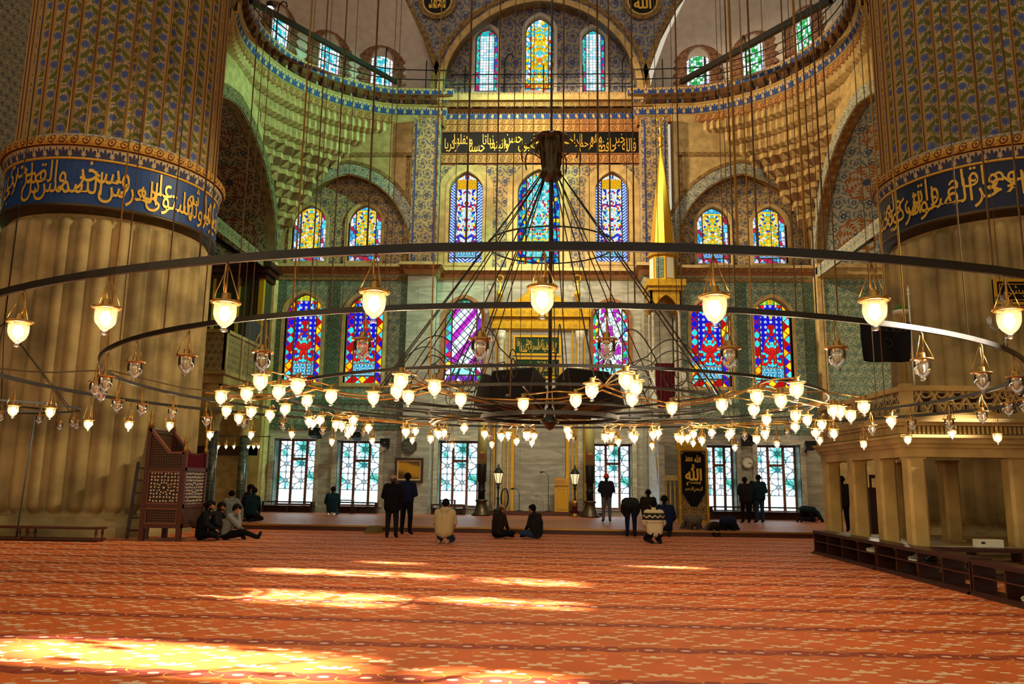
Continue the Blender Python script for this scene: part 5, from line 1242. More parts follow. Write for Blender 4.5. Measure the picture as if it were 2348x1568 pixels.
# ------------------------------------------------------------------ marble pulpit stair with gilded spire (minbar)
KY = 34.3; kc = atY(1521, 640, KY); KX = kc.x
mb_ = thing('marble_minbar', 'tall marble pulpit stair with gilded kiosk and conical gold spire', 'minbar', (KX, KY, .18)); OFF = Vector((KX, KY, .18))
def np_(name, mat, fn, par=None):
    m = MB(); fn(m); m.v = [v-OFF for v in m.v]; return m.obj(name, M[mat], par or mb_)
zc = lambda y: atY(1521, y, KY).z
z_base, z_cor0, z_cor1, z_tip = zc(588), zc(674), zc(650), zc(335)
hw = .68
np_('cornice', 'gold_relief', lambda m: (m.box(KX-hw-.08, KX+hw+.08, KY-hw-.08, KY+hw+.08, z_cor0, z_cor0+.18), m.box(KX-hw-.16, KX+hw+.16, KY-hw-.16, KY+hw+.16, z_cor0+.18, z_cor1)))
np_('lantern_drum', 'gold_flat', lambda m: m.lathe([(.66, z_cor1), (.62, z_cor1+.05), (.6, z_base-.1), (.72, z_base-.05), (.74, z_base)], 8, (KX, KY), smooth=False))
for k in range(8):
    a = PI/8*0+2*PI*(k+.5)/8
    def pn(m, a=a):
        e = Vector((-sin(a), cos(a), 0)); r = Vector((cos(a), sin(a), 0))*.585; c = Vector((KX, KY, 0))+r
        m.poly([c-e*.17+Vector((0, 0, z_cor1+.12)), c+e*.17+Vector((0, 0, z_cor1+.12)), c+e*.17+Vector((0, 0, z_base-.18)), c-e*.17+Vector((0, 0, z_base-.18))])
    np_('drum_panel', 'tile_border' if k % 2 else 'paper', pn)
np_('spire', 'gold', lambda m: m.lathe([(.66, z_base), (.6, z_base+.15), (.07, z_tip-.3), (.05, z_tip)], 8, (KX, KY), smooth=False))
def fin(m):
    z = z_tip; m.lathe([(.05, z-.1), (.11, z+.05), (.05, z+.15), (.14, z+.35), (.05, z+.5), (.04, z+.75), (.09, z+.85), (.03, z+.95), (.02, z+1.15)], 14, (KX, KY))
    m.tube([(KX+.16*sin(2*PI*i/18*.9+.3), KY, z+1.32-.16*cos(2*PI*i/18*.9+.3)) for i in range(18)], .035, 5)
np_('finial', 'gold', fin)
zk = 4.75
for sx in (-1, 1):
    for sy in (-1, 1): np_('kiosk_column', 'marble_white', lambda m: m.lathe([(.1, zk), (.1, zk+.12), (.065, zk+.2), (.06, z_cor0-1.0), (.1, z_cor0-.85)], 12, (KX+sx*(hw-.12), KY+sy*(hw-.12))))
def arc4(m):
    ol = arch(0, 1.0, z_cor0-1.2, z_cor0-.18, rise=.7, pointed=.35)
    hole = [p for p in ol]
    for Y in (KY-hw, KY+hw-.08): m.plate(rect(KX-hw, KX+hw, z_cor0-.9, z_cor0), [], back(Y), 0, .001) if False else None
    pts = [(-.5, z_cor0-.9)]
    body = [(-hw, z_cor0-.9), (-.5, z_cor0-.9)]+[(x, z) for x, z in ol[::-1] if z > z_cor0-.9]+[(.5, z_cor0-.9), (hw, z_cor0-.9), (hw, z_cor0), (-hw, z_cor0)]
    for fnn in (lambda a, b, d: (KX+a, KY-hw+d, b), lambda a, b, d: (KX+a, KY+hw-d, b), lambda a, b, d: (KX-hw+d, KY+a, b), lambda a, b, d: (KX+hw-d, KY+a, b)): m.prism(body, fnn, 0, .1)
np_('kiosk_arches', 'gold_relief', arc4)
def flank(m):
    for x in (KX-hw, KX+hw-.1): m.prism([(31.6, .18), (35.0, .18), (35.0, zk), (33.6, zk), (31.6, 1.25)], lambda a, b, d, x=x: (x+d, a, b), 0, .1)
np_('side_panel', 'marble_white', flank)
def para(m):
    for x in (KX-hw-.05, KX+hw-.07):
        m.prism([(31.5, 1.25), (33.6, zk), (33.6, zk+1.4), (31.5, 2.4)], lambda a, b, d, x=x: (x+d, a, b), 0, .12)
        m.prism([(31.45, 2.4), (33.65, zk+1.4), (33.65, zk+1.53), (31.45, 2.53)], lambda a, b, d, x=x: (x-.04+d, a, b), 0, .2)
np_('stair_parapet', 'marble_white', para)
def edge(m):
    for x in (KX-hw-.06, KX+hw+.05): m.tube([(x, 31.48, 1.28), (x, 33.62, zk+.03)], .03, 5); m.tube([(x, 31.48, .2), (x, 31.48, 2.5)], .03, 5)
np_('gilded_edge', 'gold', edge)
def stairs(m):
    n = 15
    for i in range(n): y = 31.65+i*.13; m.box(KX-hw+.1, KX+hw-.1, y, y+.15, .18, .4+(zk-.2)*i/n)
    m.box(KX-hw+.1, KX+hw-.1, 33.6, 35, zk-.1, zk)
np_('steps', 'marble_white', stairs)
def gate(m):
    for x in (KX-hw+.02, KX+hw-.02): m.box(x-.11, x+.11, 31.35, 31.6, .18, 3.2)
    m.box(KX-hw-.1, KX+hw+.1, 31.32, 31.62, 3.2, 3.45)
np_('gate', 'marble_white', gate)
def bal(m):
    for i in range(7): x = KX-.5+i*.166; m.box(x-.03, x+.03, 31.42, 31.5, .3, 1.75)
    m.box(KX-.6, KX+.6, 31.38, 31.54, 1.75, 1.95); m.box(KX-.6, KX+.6, 31.4, 31.52, .18, .32)
np_('gate_balusters', 'cream_frame', bal)
np_('door_curtain', 'curtain_red', lambda m: m.grid(lambda u, v: (KX-.5+u*1.0, 34.9+.03*sin(u*40), zk+2.1*v), 40, 4))
# black gold-lettered hanging in a golden frame
a, b = atZ(1560, 1199, .18), atZ(1628, 1199, .18); HYY = 30.9; q0, q1 = atY(1558, 1198, HYY), atY(1627, 1198, HYY); top = atY(1592, 1004, HYY).z
hg = thing('lettered_hanging', 'black cloth hanging with gold Arabic lettering in a golden frame by the stair pulpit', 'hanging', ((q0.x+q1.x)/2, HYY, .18)); w2 = (q1.x-q0.x)/2; hz = top-.18
def hp(name, mat, fn, par=None): m = MB(); fn(m); return m.obj(name, M[mat], par or hg)
hp('frame', 'gold_relief', lambda m: (ring_mb(m, rect(-w2, w2, 0, hz*.87), rect(-w2+.09, w2-.09, .1, hz*.87-.07), lambda x, z, d: (x, d, z), -.06, .12)))
hp('top_panel', 'gold_flat', lambda m: (m.box(-w2-.05, w2-.2, -.05, .12, hz*.86, hz), m.box(-w2-.1, w2-.15, -.1, .12, hz, hz+.1)))
hp('top_moulding', 'gold_relief', lambda m: ring_mb(m, rect(-w2+.06, w2-.32, hz*.885, hz*.975), rect(-w2+.13, w2-.39, hz*.9, hz*.96), lambda x, z, d: (x, d-.05, z), -.03, .02))
hp('backing', 'floral_border', lambda m: m.box(-w2+.1, w2-.1, .02, .1, .1, hz*.87))
z9 = hz*.87-.12
def cloth(m): m.prism([(-.12, .62), (.12, .62), (.42, 1.1), (.44, z9-.12), (.3, z9), (-.3, z9), (-.44, z9-.12), (-.42, 1.1)][0:8], lambda x, z, d: (x*(w2-.12)/.44, -.03+d, z), 0, .04)
hp('cloth', 'velvet_black', cloth)
def lets(m):
    f_ = lambda x, z: (x, -.04, z); W_ = (w2-.2)
    glyph(m, 'محمد', -W_*.45, z9*.905, W_*.75, .22, f_); glyph(m, 'الله', W_*.45, z9*.905, W_*.7, .28, f_); glyph(m, 'الله', 0, z9*.71, W_*1.75, .62, f_, .035)
    glyph(m, 'بسم', 0, z9*.555, W_*1.5, .16, f_); calli(m, ['الرحمن', 'الرحيم'], -W_*.9, W_*.9, z9*.44, z9*.51, f_, off=.02, stagger=False)
hp('lettering', 'gold_text', lets)
# ------------------------------------------------------------------ wooden preacher's chair (kursu) at left
pu = thing('wooden_pulpit', 'carved dark wooden preaching chair with inlaid star panels beside the left pillar', 'pulpit', (-9.72, 21.2, 0))
PXL, PXR, PYF, PYB = -.54, .54, -.7, .7
def pp(name, mat, fn, par=None): m = MB(); fn(m); return m.obj(name, M[mat], par or pu)
for x in (PXL+.06, PXR-.06):
    for y in (PYF+.06, PYB-.06):
        top = 2.9 if x < 0 else 2.25
        pp('leg', 'wood_red', lambda m: m.box(x-.06, x+.06, y-.06, y+.06, 0, top))
        def fz(m, x=x, y=y, t=top): m.lathe([(.07, t), (.055, t+.12), (.03, t+.2), (.045, t+.26), (.05, t+.3), (.03, t+.38), (.012, t+.45), (.01, t+.5)], 10, (x, y))
        pp('finial', 'brass', fz)
for z in (.38, .88, 1.82): pp('rail', 'wood_red', lambda m: m.box(PXL, PXR, PYF+.01, PYB-.01, z-.05, z+.05))
def panel(nm, mat, a, b, z0, z1):
    xm, zm = (a+b)/2, (z0+z1)/2
    for yy in (PYF+.035, PYB-.035): m = MB(); m.poly([(a, yy, z0), (b, yy, z0), (b, yy, z1), (a, yy, z1)], [(a-xm, z0-zm), (b-xm, z0-zm), (b-xm, z1-zm), (a-xm, z1-zm)]); m.obj(nm, M[mat], pu)
    m = MB(); ring_mb(m, rect(a, b, z0, z1), rect(a+.035, b-.035, z0+.035, z1-.035), lambda x, z, d: (x, PYF+.03+d, z), -.03, .02); m.obj('panel_border', M['wood_window'], pu)
def side(nm, mat, z0, z1, x, s_):
    m = MB(); zm = (z0+z1)/2
    m.poly([(x, PYF+.1, z0), (x, PYB-.1, z0), (x, PYB-.1, z1), (x, PYF+.1, z1)], [(-.6, z0-zm), (.6, z0-zm), (.6, z1-zm), (-.6, z1-zm)]); m.obj(nm, M[mat], pu)
panel('lower_panel', 'lattice_wood', PXL+.11, PXR-.11, .43, .83); panel('star_panel', 'inlay', PXL+.11, PXR-.11, .93, 1.77)
for x in (PXL+.03, PXR-.03): side('side_lower_panel', 'lattice_wood', .43, .83, x, 1); side('side_star_panel', 'inlay', .93, 1.77, x, 1)
for y in (PYF+.05, PYB-.05):
    def armp(m, y=y): m.prism([(PXL+.11, 1.87), (PXR-.11, 1.87), (PXR-.11, 2.18), (PXL+.62, 2.2), (PXL+.11, 2.78)], lambda x, z, d, y=y: (x, y+d, z), -.015, .015)
    pp('arm_panel', 'lattice_wood', armp)
    def armr(m, y=y): m.tube([(PXL+.06, y, 2.86), (PXL+.62, y, 2.24), (PXR-.06, y, 2.24)], 0, sq=(.1, .07))
    pp('arm_rail', 'wood_window', armr)
pp('back_panel', 'lattice_wood', lambda m: (m.box(PXL+.03, PXL+.07, PYF+.1, PYB-.1, 1.87, 2.75), m.box(PXL, PXL+.1, PYF+.08, PYB-.08, 2.75, 2.85)))
pp('velvet', 'curtain_red', lambda m: (m.grid(lambda u, v: (PXR-.09+.03*sin(u*28), PYF+.12+u*(PYB-PYF-.24), 1.86+.34*v+.08*(2*u-1)**2*v), 28, 3), m.box(PXL+.1, PXR-.12, PYF+.1, PYB-.1, 1.85, 1.95)))
# rungs of the ladder behind it
a, b = atY(288, 1236, 21.1), atY(288, 1058, 21.1); t = thing('wooden_ladder', 'dark wooden ladder leaning behind the preaching chair', 'ladder', (a.x, 21.15, 0)); h = b.z
for x in (0, .52): m = MB(); m.tube([(x, 0, 0), (x, .25, h)], 0, sq=(.06, .07)); m.obj('rail', M['wood_dark'], t)
for k in range(6): m = MB(); y = .25*(k+.6)/6.2; m.box(0, .52, y-.03, y+.03, h*(k+.6)/6.2, h*(k+.6)/6.2+.05); m.obj('rung', M['wood_dark'], t)
# low bench rack along the left pillar
for (xa, xb, lab) in ((-14.9, -12.95, 'low wooden shoe bench at the left pillar foot, cut by the left edge'), (-12.9, -11.0, 'low wooden shoe bench at the left pillar foot, beside the ladder')):
    t = thing('shoe_bench', lab, 'bench', ((xa+xb)/2, 20.15, 0), 0, 'low benches at the pillar foot'); w2 = (xb-xa)/2
    m = MB(); m.box(-w2, w2, -.2, .2, .3, .35); m.obj('top', M['wood_red'], t); m = MB(); m.box(-w2, w2, -.2, .2, .03, .08); m.obj('lower_shelf', M['wood_red'], t)
    for x in (-w2+.08, w2-.08):
        for y in (-.15, .15): m = MB(); m.lathe([(.035, 0), (.035, .08), (.02, .12), (.04, .2), (.02, .28), (.035, .31)], 8, (x, y)); m.obj('leg', M['wood_red'], t)
# slim pale lance leaning on the left pillar
a, b = atY(43, 1205, 20.3), atY(81, 935, 20.3); t = thing('flag_pole', 'slim pale pole leaning against the left pillar', 'pole', (a.x, 20.25, 0)); d = Vector((b.x-a.x, .1, b.z))
m = MB(); m.tube([(0, 0, 0), d], .018, 6); m.obj('shaft', M['steel'], t); m = MB(); m.tube([d, d+Vector((.02, 0, .12))], .03, 6, rb=.004); m.obj('tip', M['chrome'], t)
# ------------------------------------------------------------------ marble loge at right
LX0, LX1, LY0, LY1 = 7.06, 12.2, 15.75, 20.55
lo = thing('marble_loge', 'carved stone loge on square posts with pierced parapet at right', 'loge', (LX0, LY0, 0), kind='structure'); LO = Vector((LX0, LY0, 0))
def lp(name, mat, fn): m = MB(); fn(m); m.v = [v-LO for v in m.v]; return m.obj(name, M[mat], lo)
lp('plinth', 'loge_stone', lambda m: (m.box(LX0-.03, LX1, LY0-.03, LY1, 0, .4), m.box(LX0-.08, LX1, LY0-.08, LY1, .4, .47)))
posts = [(LX0+.16, y) for y in (20.35, 18.7, 17.2)]+[(LX0+.18, LY0+.2), (9.15, LY0+.2), (11.2, LY0+.2), (LX0+1.9, 20.35), (9.0, 18.2)]
for x, y in posts:
    def post(m, x=x, y=y):
        q = .17; m.prism([(-q, -q+.05), (-q+.05, -q), (q-.05, -q), (q, -q+.05), (q, q-.05), (q-.05, q), (-q+.05, q), (-q, q-.05)], lambda a, b, d: (x+a, y+b, d), .47, 2.2); m.box(x-.185, x+.185, y-.185, y+.185, .47, .52); m.box(x-.175, x+.175, y-.175, y+.175, 2.16, 2.22)
    lp('post', 'loge_stone', post)
def beams(m):
    for k, (o, z0, z1) in enumerate(((.02, 2.2, 2.38), (.07, 2.38, 2.46), (.14, 2.46, 2.56), (.2, 2.56, 2.62))):
        m.box(LX0-o, LX0+.38, LY0-o, LY1, z0, z1); m.box(LX0+.38, LX1, LY0-o, LY0+.38, z0, z1)
    m.box(LX0+.38, LX1, LY0+.38, LY1, 2.42, 2.58)
lp('beam', 'loge_stone', beams)
def dent(m):
    pass
    n = int((LX1-LX0)/.085)
    for i in range(n): x = LX0-.1+i*.085; m.box(x, x+.045, LY0-.17, LY0-.02, 2.64, 2.78)
    for i in range(int((LY1-LY0)/.085)): y = LY0-.1+i*.085; m.box(LX0-.17, LX0-.02, y, y+.045, 2.64, 2.78)
    m.box(LX0-.03, LX1, LY0-.03, LY1, 2.62, 2.8)
lp('dentil_row', 'loge_stone', dent)
lp('cornice', 'loge_stone', lambda m: [m.box(LX0-o, LX1, LY0-o, LY1, z0, z1) for o, z0, z1 in ((.2, 2.79, 2.86), (.26, 2.86, 2.93), (.16, 2.93, 3.0), (.1, 3.0, 3.05))])
def m_pierced():
    g = G('pierced'); s_ = .3
    def star(u, v):
        x = g.fr(u/s_)-.5; y = g.fr(v/s_)-.5; r = g.ln(x, y); th = g.at(y, x)
        a = g.ab(g.fr(u/s_+v/s_*.58)-.5); b = g.ab(g.fr(u/s_-v/s_*.58)-.5); c = g.ab(g.fr(v/s_*1.16)-.5)
        return mor(g, a < .07, b < .07, c < .06, g.ab(r-.33) < .04)
    k = star(g.u, g.v); nz = g.noise(g.u, g.v, 2., 3.)
    o = g.n('ShaderNodeOutputMaterial'); b = g.n('ShaderNodeBsdfPrincipled'); g.put(b.inputs['Base Color'], g.mix(nz, '#8f7542', '#b79c60')); b.inputs['Roughness'].default_value = .5
    tr = g.n('ShaderNodeBsdfTransparent'); mx = g.n('ShaderNodeMixShader'); g.put(mx.inputs[0], k); g.l(tr.outputs[0], mx.inputs[1]); g.l(b.outputs[0], mx.inputs[2]); g.l(mx.outputs[0], o.inputs[0]); M['pierced'] = g.mat
m_pierced()
lp('pierced_parapet', 'pierced', lambda m: (m.box(LX0+.02, LX1, LY0+.02, LY0+.1, 3.05, 3.48), m.box(LX0+.02, LX0+.1, LY0+.1, LY1, 3.05, 3.48)))
def cop(m):
    m.box(LX0-.04, LX1, LY0-.04, LY0+.16, 3.48, 3.58); m.box(LX0-.04, LX0+.16, LY0+.16, LY1, 3.48, 3.58)
    for x, y in ((LX0, LY0), (LX0+2.5, LY0), (LX0, LY0+2.4), (LX0, LY1-.16)): m.box(x-.02, x+.18, y-.02, y+.18, 3.0, 3.62)
lp('coping', 'loge_stone', cop)
lp('dark_backing', 'wood_dark', lambda m: (m.box(LX0+.6, LX1, LY0+.55, LY0+.6, 3.04, 3.5), m.box(LX0+.55, LX0+.6, LY0+.55, LY1, 3.04, 3.5)))  # dark backing added behind the pierced parapet so its openings look dark
lp('floor_slab', 'wood_dark', lambda m: m.box(LX0+.1, LX1, LY0+.1, LY1, 2.9, 3.04))
def sill(m):
    m.box(LX0-.02, LX0+.3, LY0+.4, LY1-.2, .47, .52); m.box(LX0+.4, LX1, LY0-.02, LY0+.28, .47, .52)
lp('pale_sill', 'paper', sill)
# goods behind the posts: dark lectern rail
b = atZ(2005, 1205, .18); t = thing('carved_wood_screen', 'dark carved wooden screen seen between the loge posts', 'screen', (9.6, 24.3, 0), 0)
b = atY(2010, 1150, 23.); t.location = (b.x+.25, 23.0, 0)
m = MB(); m.box(-.5, .5, -.2, .2, .15, 1.5); m.box(-.55, .1, -.25, .25, .0, .15); m.obj('body', M['wood_dark'], t)
m = MB(); m.box(-.56, .56, -.24, .24, 1.5, 1.6); m.box(-.5, .5, -.22, -.2, 1.85, 1.95)
for i in range(6): m.box(-.5+.19*i, -.44+.19*i, -.22, -.2, 1.6, 1.85)
m.obj('top_rail', M['wood_dark'], t)
# ------------------------------------------------------------------ shoe racks
def rack(name, label, p0, p1, h, n, front=None, back_open=True):
    """long low rack from p0 to p1 (plan), n compartments"""
    a, b = Vector((*p0, 0)), Vector((*p1, 0)); L = (b-a).length; t = thing('shoe_rack', label, 'shoe rack', a, atan2((b-a).y, (b-a).x), 'shoe racks round the loge'); D = .34
    def r(nm, fn, mat='wood_dark'): m = MB(); fn(m); return m.obj(nm, M[mat], t)
    r('base', lambda m: (m.box(-.03, L+.03, -.03, D, 0, .07), m.box(-.06, L+.06, -.07, D, 0, .04)))
    r('top_board', lambda m: (m.box(-.02, L+.02, -.02, D, h-.04, h), m.box(0, L, -.01, D, h-.07, h-.04)))
    r('middle_shelf', lambda m: m.box(0, L, 0, D, h*.55-.012, h*.55+.012))
    for i in range(n+1):
        x = L*i/n; w_ = .035 if i in (0, n) else .018; r('divider', lambda m: m.box(max(0, x-w_), min(L, x+w_), -.008, D, .07, h-.04))
    if not back_open: r('back_board', lambda m: m.box(0, L, D-.02, D, .07, h-.05), 'curtain_red')
    r('edge_trim', lambda m: m.box(0, L, -.016, -.005, h*.55-.008, h*.55+.008), 'wood_red')
    return t
# run along Y: front faces -X  (local -y side faces -X when pointing to -Y)
rack('r', 'dark wooden shoe rack along the loge, farthest unit, holding pale shoes', (6.68, 20.25), (6.68, 16.6), .55, 4, back_open=False)
rack('r', 'dark wooden shoe rack along the loge, second unit from the far end, holding grey shoes', (6.68, 16.55), (6.68, 13.05), .55, 4)
rack('r', 'dark wooden shoe rack nearest the viewer, cut by the right edge', (6.68, 13.0), (6.68, 9.4), .53, 4)
rack('r', 'dark wooden shoe rack crossing in front of the loge', (7.1, 15.2), (12.0, 15.2), .54, 6)
def shoe_pair(label, pos, rz, mat):
    for k, dx in enumerate((-.07, .07)):
        t = thing('shoe', label, 'shoe', Vector(pos)+Vector((dx*cos(rz), dx*sin(rz), 0)), rz, 'pair: '+label)
        m = MB()
        def up(u, v):
            a = 2*PI*u; y = -.13+.27*v; w_ = .045*(1-.35*max(0, v-.75)/.25)*(.9+.1*sin(PI*v)); h = (.105-.055*min(1, v*1.5))*(1 if v < .97 else .6)
            return (w_*cos(a), y, .02+h*.5+h*.5*sin(a))
        m.grid(up, 14, 10); m.poly([up(i/14, 0) for i in range(14)]); m.poly([up(i/14, 1) for i in range(14)]); m.obj('upper', M[mat], t)
        m = MB(); m.prism([(.048*cos(2*PI*i/16)*(1 if sin(2*PI*i/16) > 0 else .85), .14*sin(2*PI*i/16)) for i in range(16)], lambda a, b, d: (a, b, d), 0, .025); m.obj('sole', M['white_plastic' if mat != 'black' else 'black'], t)
        m = MB()
        for i in range(3): m.tube([(-.03, .0+.03*i, .092-.014*i), (.03, .01+.03*i, .092-.014*i)], .005, 4)
        m.obj('laces', M['paper'], t)
m_flat('shoe_grey', '#6d7478', .5, .4); m_flat('shoe_pale', '#b3aa98', .6, .3)
shoe_pair('pale shoe on the upper shelf of the farthest rack', (6.86, 17.1, .316), PI/2, 'shoe_pale')
shoe_pair('grey leather shoe on the upper shelf of the second rack', (6.86, 15.2, .316), PI/2, 'shoe_grey')
shoe_pair('black shoe beside grey shoes on the second rack', (6.86, 14.85, .316), PI/2, 'black')
shoe_pair('laced pale trainer low in the nearest rack, at the right edge', (6.86, 11.75, .08), PI/2, 'shoe_pale')
b = atY(2267, 1258, 15.85); t = thing('card_box', 'cream card box with a dark slot on the loge sill', 'box', (b.x, 15.85, .52)); 
m = MB(); m.box(-.23, .23, -.12, .12, 0, .15); bevel(m.obj('body', M['white_plastic'], t), .01); m = MB(); m.box(-.19, -.12, -.125, -.115, .07, .11); m.obj('slot', M['black'], t)
# flag, turban post, sign and crystal lamp by the right pillar
a, b = atY(2098, 900, 16.2), atY(2083, 678, 16.2); t = thing('flag', 'black flag with crescent hanging from a white pole over the loge', 'flag', (a.x, 16.2, 3.05)); d = b-Vector((a.x, 16.2, 3.05)); d.y = 0
m = MB(); m.tube([(0, 0, 0), d], .018, 8); m.obj('pole', M['white_plastic'], t); m = MB(); m.lathe([(.02, 0), (.035, .03), (.015, .07), (.03, .12), (.012, .17), (.0, .24)], 10, (d.x, 0)); o = m.obj('finial', M['white_plastic'], t); o.location = (0, 0, d.z)
f0, f1 = atY(1975, 740, 16.2), atY(2088, 828, 16.2); L0 = Vector((a.x, 16.2, 3.05))
def fl(u, v): x = f0.x+(f1.x-f0.x)*u; return (x-L0.x+.03*v*(u-.5), .06*sin(u*9+v*2)-.02, f1.z+(f0.z-f1.z)*v-L0.z-.03*(1-v)*sin(u*PI))
m = MB(); m.grid(fl, 30, 16); o = m.obj('cloth', M['velvet_black'], t); s_ = o.modifiers.new('s', 'SOLIDIFY'); s_.thickness = .012
m = MB(); cx_, cz_ = (f0.x+f1.x)/2-L0.x, (f0.z+f1.z)/2-L0.z-.04
m.tube([(cx_+.09*cos(i), -.09, cz_+.09*sin(i)) for i in [-1.9+3.8*k/16 for k in range(17)]], .012, 5); glyph(m, 'الله', cx_+.12, cz_+.3, .55, .13, lambda x, z: (x, -.09, z), .01); m.obj('emblem', M['iron'], t)
a = atY(2066, 722, 17.0); t = thing('turban_post', 'green-topped white turban on a post behind the black flag', 'turban', (a.x, 17.0, 3.05)); h = a.z-3.05
m = MB(); m.lathe([(.05, 0), (.04, h-.05), (.12, h)], 10); m.obj('post', M['loge_stone'], t); m = MB(); m.lathe([(.12, h), (.17, h+.05), (.15, h+.1)], 18); m.obj('band', M['paper'], t); m = MB(); m.lathe([(.14, h+.1), (.12, h+.17), (.06, h+.22), (0, h+.24)], 18); m.obj('cap', M['green_cap'], t)
a, b = atY(2283, 698, 20.35), atY(2420, 640, 20.35); t = thing('framed_sign', 'black framed sign with gold lettering on the right pillar, cut by the picture edge', 'sign', ((a.x+b.x)/2, 20.4, (a.z+b.z)/2)); w2, h2 = (b.x-a.x)/2, (b.z-a.z)/2
m = MB(); m.box(-w2, w2, -.02, .04, -h2, h2); m.obj('board', M['band_black'], t)
m = MB(); ring_mb(m, rect(-w2, w2, -h2, h2), rect(-w2+.07, w2-.07, -h2+.07, h2-.07), lambda x, z, d: (x, d, z), -.06, .03); ring_mb(m, rect(-w2+.14, w2-.14, -h2+.12, h2-.12), rect(-w2+.16, w2-.16, -h2+.14, h2-.14), lambda x, z, d: (x, d, z), -.03, 0); m.obj('frame', M['gold_flat'], t)
m = MB(); calli(m, ['بلال', 'حبشى'], -w2+.22, w2-.2, -h2+.2, h2-.16, lambda x, z: (x, -.03, z), off=.0, stagger=False); m.obj('lettering', M['gold_text'], t)
m = MB(); m.tube([(0, .02, 0), (0, .35, 0)], .03, 5); m.obj('hanger', M['iron'], t)
a = atY(2302, 745, 19.2); t = thing('crystal_lamp', 'small glass crystal chandelier with drops in front of the right pillar', 'crystal lamp', a)
m = MB(); m.lathe([(.01, -.55), (.05, -.5), (.02, -.42), (.06, -.36), (.02, -.3), (.03, -.2), (.12, -.12), (.03, -.05), (.03, .3), (.05, .5), (.03, .55), (.16, .38+.3), (.02, .75)], 14); m.obj('stem', M['lamp_glass'], t)
for k in range(6):
    an = 2*PI*k/6; m = MB(); m.tube([(.04*cos(an), .04*sin(an), 0), (.2*cos(an), .2*sin(an), -.12), (.32*cos(an), .32*sin(an), .0), (.34*cos(an), .34*sin(an), .08)], .013, 5); m.obj('arm', M['chrome'], t)
    m = MB(); m.lathe([(.02, .08), (.06, .1), (.05, .2)], 10, (.34*cos(an), .34*sin(an)), cap=False); m.obj('glass_cup', M['lamp_glass'], t); m = MB(); m.sphere((.34*cos(an), .34*sin(an), -.06), .022, 6, 5, sc=(1, 1, 1.7)); m.obj('drop', M['lamp_glass'], t)
m = MB(); m.tube([(0, 0, .7), (0, 0, 9)], .008, 5); m.obj('cord', M['wire'], t)
# khaki bundle on the step edge
b = atZ(868, 1217, 0); t = thing('cloth_bundle', 'khaki jacket bundle lying beside the man in the black coat', 'clothing bundle', (b.x, 25.2, 0))
def bun(u, v): a = 2*PI*u; r = 1-v; s_ = 1+.16*sin(3*a+1)+.1*sin(7*a); return (.27*r**.6*cos(a)*s_+.1*v, .2*r**.6*sin(a)*s_, .22*(1-(1-v)**2)+.03*sin(5*a)*v*(1-v)*3)
m = MB(); m.grid(bun, 28, 8); m_plain('khaki', '#6e6136', .85, .1); o = m.obj('bundle', M['khaki'], t)
# flood lamps standing on the gallery edge
for sx, lab in ((1, 'bright floodlight on the right gallery edge at the top of the picture'), (-1, 'floodlight on the left gallery edge above the picture')):
    p = atZ(1893, 3, 21.2) if sx > 0 else Vector((-atZ(1893, 3, 21.2).x, atZ(1893, 3, 21.2).y, 21.2))
    t = thing('floodlight', lab, 'floodlight', p, 0)
    m = MB(); m.lathe([(.16, -.1), (.2, .1), (.12, .16), (.1, .2)], 16); m.obj('housing', M['iron'], t); m = MB(); m.sphere((0, -.02, -.1), .15, 12, 8, sc=(1, 1, .4)); m.obj('lens', M['flood_lens'], t)
    m = MB(); m.tube([(0, 0, .1), (0, .1, -1.0)], .02, 5); m.obj('bracket', M['iron'], t)
# ------------------------------------------------------------------ people
V = Vector
def cap_mesh(caps, n=10):
    vs, fs = [], []
    for a, b, ra, rb in caps:
        a, b = V(a), V(b); d = b-a; L = d.length
        t = d/L if L > 1e-6 else V((0, 0, 1)); e = t.orthogonal().normalized(); w = t.cross(e)
        prof = [(-ra*cos(k*PI/8), ra*sin(k*PI/8)) for k in range(0, 5)]+[(L+rb*sin(k*PI/8), rb*cos(k*PI/8)) for k in range(0, 5)]
        rings = []
        for s_, r in prof:
            if r < 1e-6: vs.append(a+t*s_); rings.append([len(vs)-1])
            else:
                rings.append([])
                for i in range(n): vs.append(a+t*s_+e*(r*cos(2*PI*i/n))+w*(r*sin(2*PI*i/n))); rings[-1].append(len(vs)-1)
        for A, B in zip(rings, rings[1:]):
            for i in range(n):
                j = (i+1) % n
                if len(A) == 1: fs.append((A[0], B[j], B[i]))
                elif len(B) == 1: fs.append((A[i], A[j], B[0]))
                else: fs.append((A[i], A[j], B[j], B[i]))
    return vs, fs
def blob(name, caps, mat, par, vox=.012, smooth=3, uv=False):
    vs, fs = cap_mesh(caps); me = bpy.data.meshes.new(name); me.from_pydata([tuple(v) for v in vs], [], fs)
    o = bpy.data.objects.new(name, me); COL.objects.link(o)
    r = o.modifiers.new('r', 'REMESH'); r.mode = 'VOXEL'; r.voxel_size = vox; r.use_smooth_shade = True
    s_ = o.modifiers.new('s', 'SMOOTH'); s_.iterations = smooth; s_.factor = .5
    dg = bpy.context.evaluated_depsgraph_get(); dg.update()
    m2 = bpy.data.meshes.new_from_object(o.evaluated_get(dg)); bpy.data.objects.remove(o); bpy.data.meshes.remove(me)
    m2.materials.clear(); m2.materials.append(M[mat]); m2.name = name
    if uv:
        l = m2.uv_layers.new(name='UVMap').data
        for lp_ in m2.loops: c = m2.vertices[lp_.vertex_index].co; l[lp_.index].uv = (c.x, c.z)
    o = bpy.data.objects.new(name, m2); COL.objects.link(o); o.parent = par; return o
def J(**k): return {a: (V(b) if not isinstance(b, (int, float)) else b) for a, b in k.items()}
def sym(j, nm, p, q=None):
    x, y, z = p; j[nm+'r'] = V((x, y, z)); j[nm+'l'] = V((-x, y, z) if q is None else q)
